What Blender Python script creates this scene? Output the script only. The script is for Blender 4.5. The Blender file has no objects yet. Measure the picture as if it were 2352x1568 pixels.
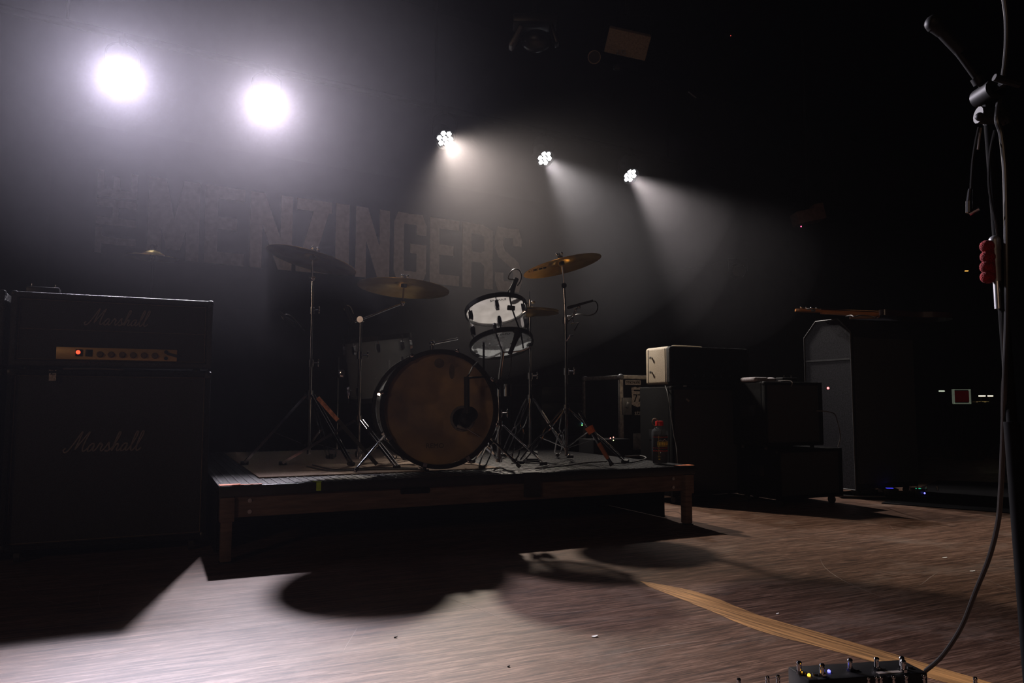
import bpy, bmesh, math, random
from mathutils import Vector, Matrix, Quaternion

random.seed(7)
PI = math.pi
SC = bpy.context.scene
COL = SC.collection

# ------------------------------------------------------------------ camera
F = 1750.0                      # focal length in pixels of a 2352 x 1568 frame
H = 0.66                        # lens height over the stage floor
P = math.atan(141.0 / F)        # slight upward pitch
cam_d = bpy.data.cameras.new('camera')
cam_d.sensor_width = 36.0
cam_d.lens = 36.0 * F / 2352.0
cam_d.clip_start = 0.05
cam = bpy.data.objects.new('camera', cam_d)
COL.objects.link(cam)
cam.location = (0, 0, H)
cam.rotation_euler = (PI / 2 + P, 0, 0)
SC.camera = cam

# ------------------------------------------------------------------ world: black, thin stage haze
HAZE = 0.0009
HAZE_G = 0.55
w = bpy.data.worlds.new('world')
SC.world = w
w.use_nodes = True
nt = w.node_tree
nt.nodes.clear()
wo = nt.nodes.new('ShaderNodeOutputWorld')
bg = nt.nodes.new('ShaderNodeBackground')
bg.inputs[0].default_value = (0.0, 0.0, 0.0, 1)
bg.inputs[1].default_value = 0.0
vs = nt.nodes.new('ShaderNodeVolumeScatter')
vs.inputs['Color'].default_value = (0.93, 0.90, 1.0, 1)
vs.inputs['Density'].default_value = HAZE
vs.inputs['Anisotropy'].default_value = HAZE_G
nt.links.new(bg.outputs[0], wo.inputs['Surface'])
nt.links.new(vs.outputs[0], wo.inputs['Volume'])

SC.view_settings.view_transform = 'Standard'
SC.view_settings.look = 'None'
SC.view_settings.gamma = 1.0
SC.view_settings.use_curve_mapping = False
SC.view_settings.exposure = 0.0
SC.cycles.max_bounces = 5
SC.cycles.diffuse_bounces = 2
SC.cycles.glossy_bounces = 2
SC.cycles.transmission_bounces = 4
SC.cycles.transparent_max_bounces = 10
SC.cycles.volume_bounces = 0
SC.cycles.use_light_tree = False
SC.cycles.adaptive_threshold = 0.02
SC.cycles.adaptive_min_samples = 16
SC.cycles.sample_clamp_indirect = 3.0
SC.cycles.caustics_reflective = False
SC.cycles.caustics_refractive = False

# ------------------------------------------------------------------ geometry of the place
FW = Vector((0, math.cos(P), math.sin(P)))
UP = Vector((0, -math.sin(P), math.cos(P)))
CAMP = Vector((0, 0, H))


def ray(px, py):
    return Vector((1, 0, 0)) * ((px - 1176) / F) + FW + UP * (-(py - 784) / F)


def at(px, py, Y):
    d = ray(px, py)
    return CAMP + d * (Y / d.y)


def onz(px, py, z):
    d = ray(px, py)
    return CAMP + d * ((z - H) / d.z)


UANG = math.radians(25.2)                  # riser and amplifiers run along this direction
U = Vector((math.cos(UANG), math.sin(UANG), 0))
V = Vector((-math.sin(UANG), math.cos(UANG), 0))
WANG = math.radians(32.7)                  # the back wall, banner and light bar
WD = Vector((math.cos(WANG), math.sin(WANG), 0))
WN = Vector((math.sin(WANG), -math.cos(WANG), 0))   # towards the room
WP = Vector((0.078, 7.2, 0))               # a point of the banner plane
RZ = 0.317                                 # riser deck height


def lightpos(px, py):
    """fixtures hang in one row parallel to the banner"""
    d = ray(px, py)
    n = WN
    p0 = WP + WN * 0.42
    t = (p0 - CAMP).dot(n) / d.dot(n)
    return CAMP + d * t


LP = [lightpos(280, 170), lightpos(612, 232), lightpos(1022, 318), lightpos(1251, 363), lightpos(1447, 403)]
AIM = [Vector((-0.60, 1.0, 0.78)), Vector((-0.25, 1.1, 0.55)),
       LP[2] + Vector((0.45, -0.84, -0.85)) * 3, LP[3] + Vector((0.56, -0.84, -0.95)) * 3,
       LP[4] + Vector((0.54, -0.84, -0.90)) * 3]
HZB = [((-2.5, 1.2, 2.55), (3.6, 2.0, 1.9), 0.0105, 'thick haze over the left half of the stage around the two blazing lamps'),
       ((0.9, 1.0, 2.45), (3.2, 1.7, 1.45), 0.0024, 'thin haze over the right half of the stage below the smaller lamps')]
PUFFS = [(0.70, 1.60, 1.15, 0.006), (0.32, 0.55, 0.34, 0.012)]
PUFK = [0.30, 1.0, 1.1]
POW = [1250, 980, 500, 250, 370]
CONE = [40, 57, 62, 46, 46]
BLD = [0.6, 0.7, 0.8, 0.8, 0.7]
LCOL = [(0.88, 0.83, 1.0), (0.93, 0.86, 0.98), (1.0, 0.87, 0.74), (1.0, 0.94, 0.88), (1.0, 0.90, 0.84)]


def look(v, up='Z'):
    return Vector(v).to_track_quat('-Z', 'Y')


def spot(name, loc, tgt, power, cone, blend, col, size=0.03):
    d = bpy.data.lights.new(name, 'SPOT')
    d.energy = power
    d.spot_size = math.radians(cone)
    d.spot_blend = blend
    d.color = col
    d.shadow_soft_size = size
    o = bpy.data.objects.new(name, d)
    COL.objects.link(o)
    o.location = loc
    o.rotation_mode = 'QUATERNION'
    o.rotation_quaternion = look(Vector(tgt) - Vector(loc))
    return o


for i in range(5):
    dr = (AIM[i] - LP[i]).normalized()
    spot('spot_light', LP[i] + dr * 0.035, AIM[i], POW[i], CONE[i], BLD[i], LCOL[i], 0.055)

# weak warm house lamps over the audience, behind the lens
hd = bpy.data.lights.new('house_light', 'AREA')
hd.energy = 48.0
hd.size = 0.8
hd.color = (1.0, 0.66, 0.45)
ho = bpy.data.objects.new('house_light', hd)
COL.objects.link(ho)
ho.location = (-4.0, -7.5, 3.3)
ho.rotation_mode = 'QUATERNION'
ho.rotation_quaternion = look(Vector((0, 4.0, 1.0)) - Vector((-4.0, -7.5, 3.3)))

# ------------------------------------------------------------------ materials
MATS = {}


def mat(name, col, rough=0.5, metal=0.0, var=0.25, scale=30.0, bump=0.0, stretch=(1, 1, 1), spec=0.5,
        emit=None, estr=0.0, bscale=None, detail=4.0):
    if name in MATS:
        return MATS[name]
    m = bpy.data.materials.new(name)
    m.use_nodes = True
    n = m.node_tree
    b = n.nodes['Principled BSDF']
    tc = n.nodes.new('ShaderNodeTexCoord')
    mp = n.nodes.new('ShaderNodeMapping')
    mp.inputs['Scale'].default_value = stretch
    n.links.new(tc.outputs['Object'], mp.inputs[0])
    nz = n.nodes.new('ShaderNodeTexNoise')
    nz.inputs['Scale'].default_value = scale
    nz.inputs['Detail'].default_value = detail
    n.links.new(mp.outputs[0], nz.inputs['Vector'])
    rp = n.nodes.new('ShaderNodeValToRGB')
    rp.color_ramp.elements[0].position = 0.3
    rp.color_ramp.elements[1].position = 0.7
    rp.color_ramp.elements[0].color = tuple(c * (1 - var) for c in col) + (1,)
    rp.color_ramp.elements[1].color = tuple(min(1, c * (1 + var)) for c in col) + (1,)
    n.links.new(nz.outputs['Fac'], rp.inputs[0])
    n.links.new(rp.outputs[0], b.inputs['Base Color'])
    b.inputs['Roughness'].default_value = rough
    b.inputs['Metallic'].default_value = metal
    b.inputs['Specular IOR Level'].default_value = spec
    if bump:
        nb = n.nodes.new('ShaderNodeTexNoise')
        nb.inputs['Scale'].default_value = bscale or scale * 4
        nb.inputs['Detail'].default_value = 2
        n.links.new(mp.outputs[0], nb.inputs['Vector'])
        bp = n.nodes.new('ShaderNodeBump')
        bp.inputs['Strength'].default_value = bump
        bp.inputs['Distance'].default_value = 0.004
        n.links.new(nb.outputs['Fac'], bp.inputs['Height'])
        n.links.new(bp.outputs[0], b.inputs['Normal'])
    if emit:
        b.inputs['Emission Color'].default_value = tuple(emit) + (1,)
        b.inputs['Emission Strength'].default_value = estr
        try:
            m.cycles.emission_sampling = 'NONE'
        except Exception:
            pass
    MATS[name] = m
    return m


def see_through(name, col, amount, rough=0.15, translucent=0.0, spec=True, stain=None):
    """clear plastic, drum film: part straight through, part scattering / gloss"""
    if name in MATS:
        return MATS[name]
    m = bpy.data.materials.new(name)
    m.use_nodes = True
    n = m.node_tree
    out = n.nodes['Material Output']
    b = n.nodes['Principled BSDF']
    b.inputs['Roughness'].default_value = rough
    tc = n.nodes.new('ShaderNodeTexCoord')
    nz = n.nodes.new('ShaderNodeTexNoise')
    nz.inputs['Scale'].default_value = stain[1] if stain else 18
    nz.inputs['Detail'].default_value = 5
    n.links.new(tc.outputs['Object'], nz.inputs['Vector'])
    rp = n.nodes.new('ShaderNodeValToRGB')
    rp.color_ramp.elements[0].position = 0.35
    rp.color_ramp.elements[1].position = 0.68
    c2 = stain[0] if stain else tuple(c * 0.8 for c in col)
    rp.color_ramp.elements[0].color = tuple(c2) + (1,)
    rp.color_ramp.elements[1].color = tuple(col) + (1,)
    n.links.new(nz.outputs['Fac'], rp.inputs[0])
    n.links.new(rp.outputs[0], b.inputs['Base Color'])
    surf = b.outputs[0]
    if translucent > 0:
        tl = n.nodes.new('ShaderNodeBsdfTranslucent')
        n.links.new(rp.outputs[0], tl.inputs[0])
        mx = n.nodes.new('ShaderNodeMixShader')
        mx.inputs[0].default_value = translucent
        n.links.new(surf, mx.inputs[1])
        n.links.new(tl.outputs[0], mx.inputs[2])
        surf = mx.outputs[0]
    if amount > 0:
        tr = n.nodes.new('ShaderNodeBsdfTransparent')
        mx = n.nodes.new('ShaderNodeMixShader')
        mx.inputs[0].default_value = amount
        n.links.new(surf, mx.inputs[1])
        n.links.new(tr.outputs[0], mx.inputs[2])
        surf = mx.outputs[0]
    n.links.new(surf, out.inputs['Surface'])
    MATS[name] = m
    return m


def floor_mat():
    m = bpy.data.materials.new('stage_wood')
    m.use_nodes = True
    n = m.node_tree
    b = n.nodes['Principled BSDF']
    tc = n.nodes.new('ShaderNodeTexCoord')
    mp = n.nodes.new('ShaderNodeMapping')
    mp.inputs['Rotation'].default_value = (0, 0, -UANG)
    n.links.new(tc.outputs['Object'], mp.inputs[0])

    def noise(scale, stretch, detail=6, dist=0.0, rough=0.6):
        k = n.nodes.new('ShaderNodeMapping')
        k.inputs['Scale'].default_value = stretch
        n.links.new(mp.outputs[0], k.inputs[0])
        z = n.nodes.new('ShaderNodeTexNoise')
        z.inputs['Scale'].default_value = scale
        z.inputs['Detail'].default_value = detail
        z.inputs['Roughness'].default_value = rough
        z.inputs['Distortion'].default_value = dist
        n.links.new(k.outputs[0], z.inputs['Vector'])
        return z

    def ramp(src, stops):
        r = n.nodes.new('ShaderNodeValToRGB')
        e = r.color_ramp.elements
        while len(e) < len(stops):
            e.new(0.5)
        for i, (p, c) in enumerate(stops):
            e[i].position = p
            e[i].color = tuple(c) + (1,)
        n.links.new(src, r.inputs[0])
        return r

    def mix(kind, fac, a, bb):
        x = n.nodes.new('ShaderNodeMix')
        x.data_type = 'RGBA'
        x.blend_type = kind
        if isinstance(fac, float):
            x.inputs[0].default_value = fac
        else:
            n.links.new(fac, x.inputs[0])
        n.links.new(a, x.inputs[6])
        n.links.new(bb, x.inputs[7])
        return x.outputs[2]

    grain = noise(7.0, (0.45, 7.0, 1), 9, 1.3, 0.70)
    base = ramp(grain.outputs['Fac'], [(0.34, (0.030, 0.016, 0.011)), (0.5, (0.12, 0.066, 0.043)), (0.66, (0.27, 0.175, 0.13))])
    fine = noise(24.0, (0.6, 9.0, 1), 6, 0.4, 0.75)
    fr = ramp(fine.outputs['Fac'], [(0.38, (0.42, 0.38, 0.36)), (0.62, (1.4, 1.32, 1.3))])
    c = mix('MULTIPLY', 0.85, base.outputs[0], fr.outputs[0])
    wear = noise(1.7, (1, 1.6, 1), 8, 0.6, 0.7)
    wr = ramp(wear.outputs['Fac'], [(0.52, (0, 0, 0)), (0.75, (0.55, 0.55, 0.55))])
    lite = n.nodes.new('ShaderNodeRGB')
    lite.outputs[0].default_value = (0.30, 0.23, 0.19, 1)
    c = mix('MIX', wr.outputs[0], c, lite.outputs[0])
    n.links.new(c, b.inputs['Base Color'])
    rr = ramp(grain.outputs['Fac'], [(0.3, (0.55, 0.55, 0.55)), (0.7, (0.42, 0.42, 0.42))])
    n.links.new(rr.outputs[0], b.inputs['Roughness'])
    b.inputs['Specular IOR Level'].default_value = 0.26
    bp = n.nodes.new('ShaderNodeBump')
    bp.inputs['Strength'].default_value = 0.22
    bp.inputs['Distance'].default_value = 0.003
    n.links.new(fine.outputs['Fac'], bp.inputs['Height'])
    n.links.new(bp.outputs[0], b.inputs['Normal'])
    return m


M_floor = floor_mat()
M_strip = mat('bare_oak', (0.36, 0.185, 0.065), 0.6, 0, 0.65, 4, 0.3, (1.2, 24, 1), spec=0.3, detail=8)
M_black = mat('matt_black_paint', (0.006, 0.006, 0.006), 0.8, 0, 0.3, 12, spec=0.04)
M_wall = mat('black_masonry_paint', (0.008, 0.008, 0.008), 0.9, 0, 0.35, 6, 0.2, spec=0.1)
M_cloth = mat('black_banner_cloth', (0.008, 0.008, 0.009), 0.95, 0, 0.3, 5, spec=0.05)
M_letter = mat('worn_cream_print', (0.60, 0.54, 0.51), 0.9, 0, 0.14, 30, detail=8)
M_rubber = mat('black_rubber', (0.014, 0.014, 0.014), 0.6, 0, 0.2, 40)
M_plastic = mat('black_plastic', (0.008, 0.008, 0.009), 0.38, 0, 0.2, 40, spec=0.35)
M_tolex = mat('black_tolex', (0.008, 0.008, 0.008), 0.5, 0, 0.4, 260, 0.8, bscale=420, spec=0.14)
M_shadetolex = mat('shaded_black_tolex', (0.004, 0.004, 0.004), 0.7, 0, 0.4, 260, 0.4, bscale=420, spec=0.05)  # darker copy of the tolex, shade on the right-hand cabinets put into its colour
M_tolex_lit = mat('lit_black_tolex', (0.012, 0.011, 0.012), 0.36, 0, 0.4, 260, 0.8, bscale=420, spec=0.5)  # paler, glossier copy of the tolex, lamp light on the heads put in
M_grille = mat('dark_grille_cloth', (0.022, 0.021, 0.022), 0.9, 0, 0.5, 300, 0.4)
M_cream = mat('cream_tolex', (0.46, 0.38, 0.28), 0.5, 0, 0.22, 220, 0.8, bscale=380)
M_gold = mat('gold_piping', (0.12, 0.09, 0.06), 0.5, 0.1, 0.2, 80)
M_goldplate = mat('brushed_gold_plate', (0.52, 0.34, 0.14), 0.42, 0.35, 0.2, 60, stretch=(1, 1, 20))
M_script = mat('white_script_plastic', (0.20, 0.17, 0.155), 0.5, 0, 0.15, 60)
M_chrome = mat('chrome', (0.55, 0.55, 0.58), 0.13, 1.0, 0.08, 30)
M_steel = mat('worn_steel', (0.42, 0.42, 0.43), 0.35, 1.0, 0.25, 40)
M_alu = mat('worn_aluminium', (0.42, 0.38, 0.35), 0.5, 0.6, 0.35, 35)
M_pine = mat('riser_timber', (0.13, 0.082, 0.062), 0.75, 0, 0.35, 7, 0.3, (1, 1, 9), detail=8)
M_deck = mat('ribbed_black_matting', (0.009, 0.009, 0.011), 0.40, 0, 0.25, 120, 0.5, spec=0.3)
M_rug = mat('brown_rug_pile', (0.30, 0.22, 0.17), 0.98, 0, 0.3, 160, 0.8, bscale=260)
M_tape_o = mat('orange_gaffer', (0.85, 0.20, 0.06), 0.6, 0, 0.1, 60)
M_tape_g = mat('green_gaffer', (0.45, 0.70, 0.05), 0.6, 0, 0.1, 60)
M_tape_k = mat('black_gaffer', (0.012, 0.012, 0.012), 0.7, 0, 0.2, 60)
M_stand = mat('dull_black_steel', (0.008, 0.008, 0.008), 0.55, 0, 0.3, 30, spec=0.25)
M_brass = None
M_acryl = see_through('clear_acrylic', (0.75, 0.78, 0.80), 0.92, 0.10, 0.12)
M_film = see_through('frosted_drum_film', (0.78, 0.78, 0.80), 0.10, 0.35, 0.70)
M_clearfilm = see_through('clear_drum_film', (0.48, 0.52, 0.56), 0.56, 0.22, 0.60)
M_kick = see_through('aged_amber_drum_film', (0.44, 0.31, 0.18), 0.0, 0.5, 0.25, stain=((0.21, 0.165, 0.15), 5.5))
M_paper = mat('white_paper', (0.82, 0.82, 0.80), 0.8, 0, 0.1, 30)
M_sticker = mat('grey_sticker', (0.45, 0.40, 0.37), 0.6, 0, 0.4, 120)
M_red = mat('red_plastic', (0.75, 0.02, 0.015), 0.35, 0, 0.15, 30)
M_redfoam = mat('red_foam', (0.22, 0.003, 0.005), 0.9, 0, 0.4, 120, 0.8)
M_cable = mat('black_cable', (0.02, 0.019, 0.018), 0.34, 0, 0.2, 60)
M_greycable = mat('grey_cable', (0.10, 0.10, 0.10), 0.4, 0, 0.2, 60)
M_neck = mat('amber_maple', (0.62, 0.25, 0.08), 0.3, 0, 0.25, 20, stretch=(1, 8, 8))
M_sunburst = mat('dark_lacquer', (0.03, 0.012, 0.01), 0.25, 0, 0.3, 6)
M_speck = mat('grey_mottled_paint', (0.015, 0.014, 0.019), 0.65, 0, 0.6, 90, 0.5, spec=0.12)
M_brown = mat('brown_housing', (0.24, 0.18, 0.13), 0.7, 0, 0.25, 90)
M_grey = mat('grey_metal', (0.22, 0.22, 0.23), 0.45, 0.5, 0.2, 50)
M_yellow = mat('yellow_print', (0.75, 0.60, 0.08), 0.6, 0, 0.2, 60)
M_redprint = mat('red_print', (0.65, 0.04, 0.03), 0.6, 0, 0.2, 60)
M_water = see_through('water', (0.2, 0.24, 0.32), 0.985, 0.03, 0.0)
M_bottle = see_through('bottle_plastic', (0.55, 0.6, 0.7), 0.955, 0.04, 0.0)
M_lens = mat('lit_led_lens', (1, 1, 1), 0.2, 0, 0.0, 5, emit=(0.93, 0.95, 1.0), estr=6.0)
M_lensB = mat('lit_led_lens_towards_lens', (1, 1, 1), 0.2, 0, 0.0, 5, emit=(0.97, 0.95, 1.0), estr=60.0)


def led(name, col, s):
    return mat(name, tuple(c * 0.5 + 0.02 for c in col), 0.4, 0, 0.0, 5, emit=col, estr=s)


def brass_mat():
    m = bpy.data.materials.new('cymbal_bronze')
    m.use_nodes = True
    n = m.node_tree
    b = n.nodes['Principled BSDF']
    b.inputs['Metallic'].default_value = 1.0
    b.inputs['Roughness'].default_value = 0.30
    tc = n.nodes.new('ShaderNodeTexCoord')
    wv = n.nodes.new('ShaderNodeTexWave')
    wv.wave_type = 'RINGS'
    wv.rings_direction = 'Z'
    wv.inputs['Scale'].default_value = 70
    wv.inputs['Distortion'].default_value = 0.6
    n.links.new(tc.outputs['Object'], wv.inputs['Vector'])
    nz = n.nodes.new('ShaderNodeTexNoise')
    nz.inputs['Scale'].default_value = 9
    nz.inputs['Detail'].default_value = 6
    n.links.new(tc.outputs['Object'], nz.inputs['Vector'])
    rp = n.nodes.new('ShaderNodeValToRGB')
    rp.color_ramp.elements[0].position = 0.3
    rp.color_ramp.elements[1].position = 0.7
    rp.color_ramp.elements[0].color = (0.78, 0.46, 0.14, 1)
    rp.color_ramp.elements[1].color = (1.0, 0.72, 0.30, 1)
    n.links.new(nz.outputs['Fac'], rp.inputs[0])
    n.links.new(rp.outputs[0], b.inputs['Base Color'])
    bp = n.nodes.new('ShaderNodeBump')
    bp.inputs['Strength'].default_value = 0.25
    bp.inputs['Distance'].default_value = 0.001
    n.links.new(wv.outputs['Fac'], bp.inputs['Height'])
    n.links.new(bp.outputs[0], b.inputs['Normal'])
    return m


M_brass = brass_mat()


# ------------------------------------------------------------------ mesh helpers
def frame(z, x=None):
    """rotation whose local +Z points along z"""
    z = Vector(z).normalized()
    a = Vector(x) if x is not None else (Vector((1, 0, 0)) if abs(z.x) < 0.9 else Vector((0, 1, 0)))
    y = z.cross(a).normalized()
    x = y.cross(z).normalized()
    return Matrix((x, y, z)).transposed()


def smoothpath(pts, k=6):
    pts = [Vector(p) for p in pts]
    if len(pts) < 3:
        return pts
    out = []
    n = len(pts)
    for i in range(n - 1):
        p0 = pts[max(i - 1, 0)]
        p1, p2 = pts[i], pts[i + 1]
        p3 = pts[min(i + 2, n - 1)]
        for j in range(k):
            t = j / k
            out.append(0.5 * ((2 * p1) + (p2 - p0) * t + (2 * p0 - 5 * p1 + 4 * p2 - p3) * t * t + (3 * p1 - p0 - 3 * p2 + p3) * t ** 3))
    out.append(pts[-1])
    return out


class G:
    def __init__(self):
        self.bm = bmesh.new()

    def box(self, c, s, R=None, bevel=0.0, seg=2):
        r = bmesh.ops.create_cube(self.bm, size=1.0)
        vs_ = r['verts']
        M = Matrix.Translation(Vector(c)) @ ((R or Matrix.Identity(3)).to_4x4()) @ Matrix.Diagonal((s[0], s[1], s[2], 1))
        bmesh.ops.transform(self.bm, matrix=M, verts=vs_)
        if bevel > 0:
            es = list({e for v in vs_ for e in v.link_edges})
            bmesh.ops.bevel(self.bm, geom=es, offset=bevel, segments=seg, affect='EDGES', profile=0.5)
        return self

    def cyl(self, p0, p1, r0, r1=None, n=12, cap=True):
        p0, p1 = Vector(p0), Vector(p1)
        r1 = r0 if r1 is None else r1
        R = frame(p1 - p0)
        A, B = [], []
        for i in range(n):
            a = 2 * PI * i / n
            d = R @ Vector((math.cos(a), math.sin(a), 0))
            A.append(self.bm.verts.new(p0 + d * r0))
            B.append(self.bm.verts.new(p1 + d * r1))
        for i in range(n):
            j = (i + 1) % n
            self.bm.faces.new((A[i], A[j], B[j], B[i]))
        if cap:
            self.bm.faces.new(A[::-1])
            self.bm.faces.new(B)
        return self

    def tube(self, pts, r, n=8, smooth=6, closed=False):
        pts = smoothpath(pts, smooth) if smooth else [Vector(p) for p in pts]
        if closed:
            pts = pts[:-1] if (pts[0] - pts[-1]).length < 1e-6 else pts
        rings = []
        m = len(pts)
        prev = None
        for i, p in enumerate(pts):
            if closed:
                t = pts[(i + 1) % m] - pts[i - 1]
            else:
                t = pts[min(i + 1, m - 1)] - pts[max(i - 1, 0)]
            t.normalize()
            if prev is None:
                R = frame(t)
                x = R @ Vector((1, 0, 0))
            else:
                x = (prev - t * prev.dot(t))
                x.normalize()
            prev = x
            y = t.cross(x)
            rings.append([self.bm.verts.new(p + (x * math.cos(2 * PI * k / n) + y * math.sin(2 * PI * k / n)) * r) for k in range(n)])
        for i in range(m if closed else m - 1):
            a, b = rings[i], rings[(i + 1) % m]
            for k in range(n):
                self.bm.faces.new((a[k], a[(k + 1) % n], b[(k + 1) % n], b[k]))
        if not closed:
            self.bm.faces.new(rings[0][::-1])
            self.bm.faces.new(rings[-1])
        return self

    def lathe(self, prof, n=32, M=None, close=False):
        M = M or Matrix.Identity(4)
        rings = []
        for r, z in prof:
            if r < 1e-6:
                rings.append([self.bm.verts.new(M @ Vector((0, 0, z)))])
            else:
                rings.append([self.bm.verts.new(M @ Vector((r * math.cos(2 * PI * k / n), r * math.sin(2 * PI * k / n), z))) for k in range(n)])
        m = len(rings)
        for i in range(m if close else m - 1):
            a, b = rings[i], rings[(i + 1) % m]
            for k in range(n):
                j = (k + 1) % n
                if len(a) == 1 and len(b) == 1:
                    continue
                if len(a) == 1:
                    self.bm.faces.new((a[0], b[j], b[k]))
                elif len(b) == 1:
                    self.bm.faces.new((a[k], a[j], b[0]))
                else:
                    self.bm.faces.new((a[k], a[j], b[j], b[k]))
        return self

    def prism(self, pts, d, M=None):
        """2D outline (x, y) pushed from z=0 to z=d"""
        M = M or Matrix.Identity(4)
        a = [self.bm.verts.new(M @ Vector((x, y, 0))) for x, y in pts]
        b = [self.bm.verts.new(M @ Vector((x, y, d))) for x, y in pts]
        n = len(pts)
        self.bm.faces.new(a[::-1])
        self.bm.faces.new(b)
        for i in range(n):
            self.bm.faces.new((a[i], a[(i + 1) % n], b[(i + 1) % n], b[i]))
        return self

    def sph(self, c, r, s=(1, 1, 1), n=12, R=None):
        q = bmesh.ops.create_uvsphere(self.bm, u_segments=n, v_segments=max(6, n // 2 + 2), radius=r)
        M = Matrix.Translation(Vector(c)) @ ((R or Matrix.Identity(3)).to_4x4()) @ Matrix.Diagonal((s[0], s[1], s[2], 1))
        bmesh.ops.transform(self.bm, matrix=M, verts=q['verts'])
        return self


def obj(name, g, m, parent=None, kind=None, label=None, bev=0.0):
    me = bpy.data.meshes.new(name)
    bmesh.ops.recalc_face_normals(g.bm, faces=g.bm.faces)
    g.bm.to_mesh(me)
    g.bm.free()
    me.materials.append(m)
    me.shade_smooth()
    me.set_sharp_from_angle(angle=math.radians(35))
    o = bpy.data.objects.new(name, me)
    COL.objects.link(o)
    if parent is not None:
        o.parent = parent
    if kind:
        o['kind'] = kind
    if label:
        o['label'] = label
    return o


def tag(o, label, cat, group=None):
    o['label'] = label
    o['category'] = cat
    if group:
        o['group'] = group
    return o


def thing(name, label, cat, loc=(0, 0, 0), rz=0.0, group=None):
    o = bpy.data.objects.new(name, None)
    o.empty_display_size = 0.05
    COL.objects.link(o)
    o.location = loc
    o.rotation_euler = (0, 0, rz)
    return tag(o, label, cat, group)


def struct(name, g, m, parent=None):
    return obj(name, g, m, parent, kind='structure')


def dup(root, loc, rz=None, label=None, group=None):
    def cp(o, par):
        c = o.copy()
        COL.objects.link(c)
        c.parent = par
        for ch in o.children:
            cp(ch, c)
        return c
    r = cp(root, None)
    r.location = loc
    if rz is not None:
        r.rotation_euler = (0, 0, rz)
    if label:
        r['label'] = label
    if group:
        r['group'] = group
    return r


def textmesh(txt, size, M, g=None, depth=0.001, squeeze=1.0):
    """words in the built-in face, as geometry added to g; M maps text plane (x right, y up)"""
    c = bpy.data.curves.new('t', 'FONT')
    c.body = txt
    c.size = size
    c.extrude = depth
    c.align_x = 'CENTER'
    c.align_y = 'CENTER'
    c.resolution_u = 3
    o = bpy.data.objects.new('t', c)
    COL.objects.link(o)
    dg = bpy.context.evaluated_depsgraph_get()
    dg.update()
    me = bpy.data.meshes.new_from_object(o.evaluated_get(dg))
    bpy.data.objects.remove(o)
    bpy.data.curves.remove(c)
    g = g or G()
    me.transform(M @ Matrix.Diagonal((squeeze, 1, 1, 1)))
    g.bm.from_mesh(me)
    bpy.data.meshes.remove(me)
    return g


def facing(p, n, up=(0, 0, 1)):
    """matrix for flat print: x right, y up, z along n, seen from the side n points to"""
    n = Vector(n).normalized()
    u_ = Vector(up)
    x = u_.cross(n).normalized()
    y = n.cross(x)
    R = Matrix((x, y, n)).transposed().to_4x4()
    return Matrix.Translation(Vector(p)) @ R


# ================================================================== THE SETTING
def slab(name, a, b, z0, z1, th, m):
    """upright wall from a to b"""
    a, b = Vector(a), Vector(b)
    d = (b - a)
    ln = d.length
    ang = math.atan2(d.y, d.x)
    g = G().box((0, 0, (z0 + z1) / 2), (ln, th, z1 - z0))
    o = struct(name, g, m)
    o.location = ((a.x + b.x) / 2, (a.y + b.y) / 2, 0)
    o.rotation_euler = (0, 0, ang)
    return o


BK = WP - WN * 0.12                     # face of the back wall, just behind the banner
g = G()
fl = [Vector((-5.2, 0.35, 0)), Vector((5.5, 0.35, 0)), BK + WD * 11.0, BK + WD * -5.2]
g.prism([(p.x, p.y) for p in fl], -0.06)
floor_o = struct('floor', g, M_floor)
g = G()
rs = random.Random(11)
for k in range(70):
    x = rs.uniform(-1.6, 3.0)
    y = rs.uniform(1.5, 4.4)
    a_ = rs.uniform(0, PI)
    ln_ = rs.uniform(0.05, 0.5) if k % 4 else rs.uniform(0.4, 0.9)
    cv = rs.uniform(-1.2, 1.2)
    wd_ = rs.uniform(0.0003, 0.0011)
    pts = []
    p_ = Vector((x, y, 0))
    for q_ in range(9):
        pts.append(p_.copy())
        a_ += cv * ln_ / 8 + rs.uniform(-0.04, 0.04)
        p_ = p_ + Vector((math.cos(a_), math.sin(a_), 0)) * ln_ / 8
    L_, R_ = [], []
    for q_ in range(9):
        t_ = (pts[min(q_ + 1, 8)] - pts[max(q_ - 1, 0)]).normalized()
        n_ = Vector((-t_.y, t_.x, 0)) * wd_ * math.sin(PI * (q_ + 0.6) / 9.2)
        L_.append(g.bm.verts.new(pts[q_] + n_ + Vector((0, 0, 0.0004))))
        R_.append(g.bm.verts.new(pts[q_] - n_ + Vector((0, 0, 0.0004))))
    for q_ in range(8):
        g.bm.faces.new((R_[q_], R_[q_ + 1], L_[q_ + 1], L_[q_]))
obj('scratch', g, mat('pale_scratch', (0.42, 0.34, 0.29), 0.7), floor_o, kind='stuff')
slab('wall_back', BK + WD * -5.2 - WN * 0.06, BK + WD * 11.0 - WN * 0.06, 0.0, 4.3, 0.12, M_wall)
pl = BK + WD * -5.2
slab('wall_left', pl, pl + WN * 3.2, 0.0, 4.3, 0.12, M_wall)
pr = BK + WD * 11.0
slab('wall_right', pr, pr + WN * 6.5, 0.0, 4.3, 0.12, M_wall)
g = G()
ce = [Vector((-7.0, -1.0, 0)), Vector((11.5, -1.0, 0)), BK + WD * 11.3 - WN * 0.2, BK + WD * -5.4 - WN * 0.2]
g.prism([(p.x, p.y) for p in ce], 0.1, Matrix.Translation((0, 0, 4.3)))
struct('ceiling', g, M_black)

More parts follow.
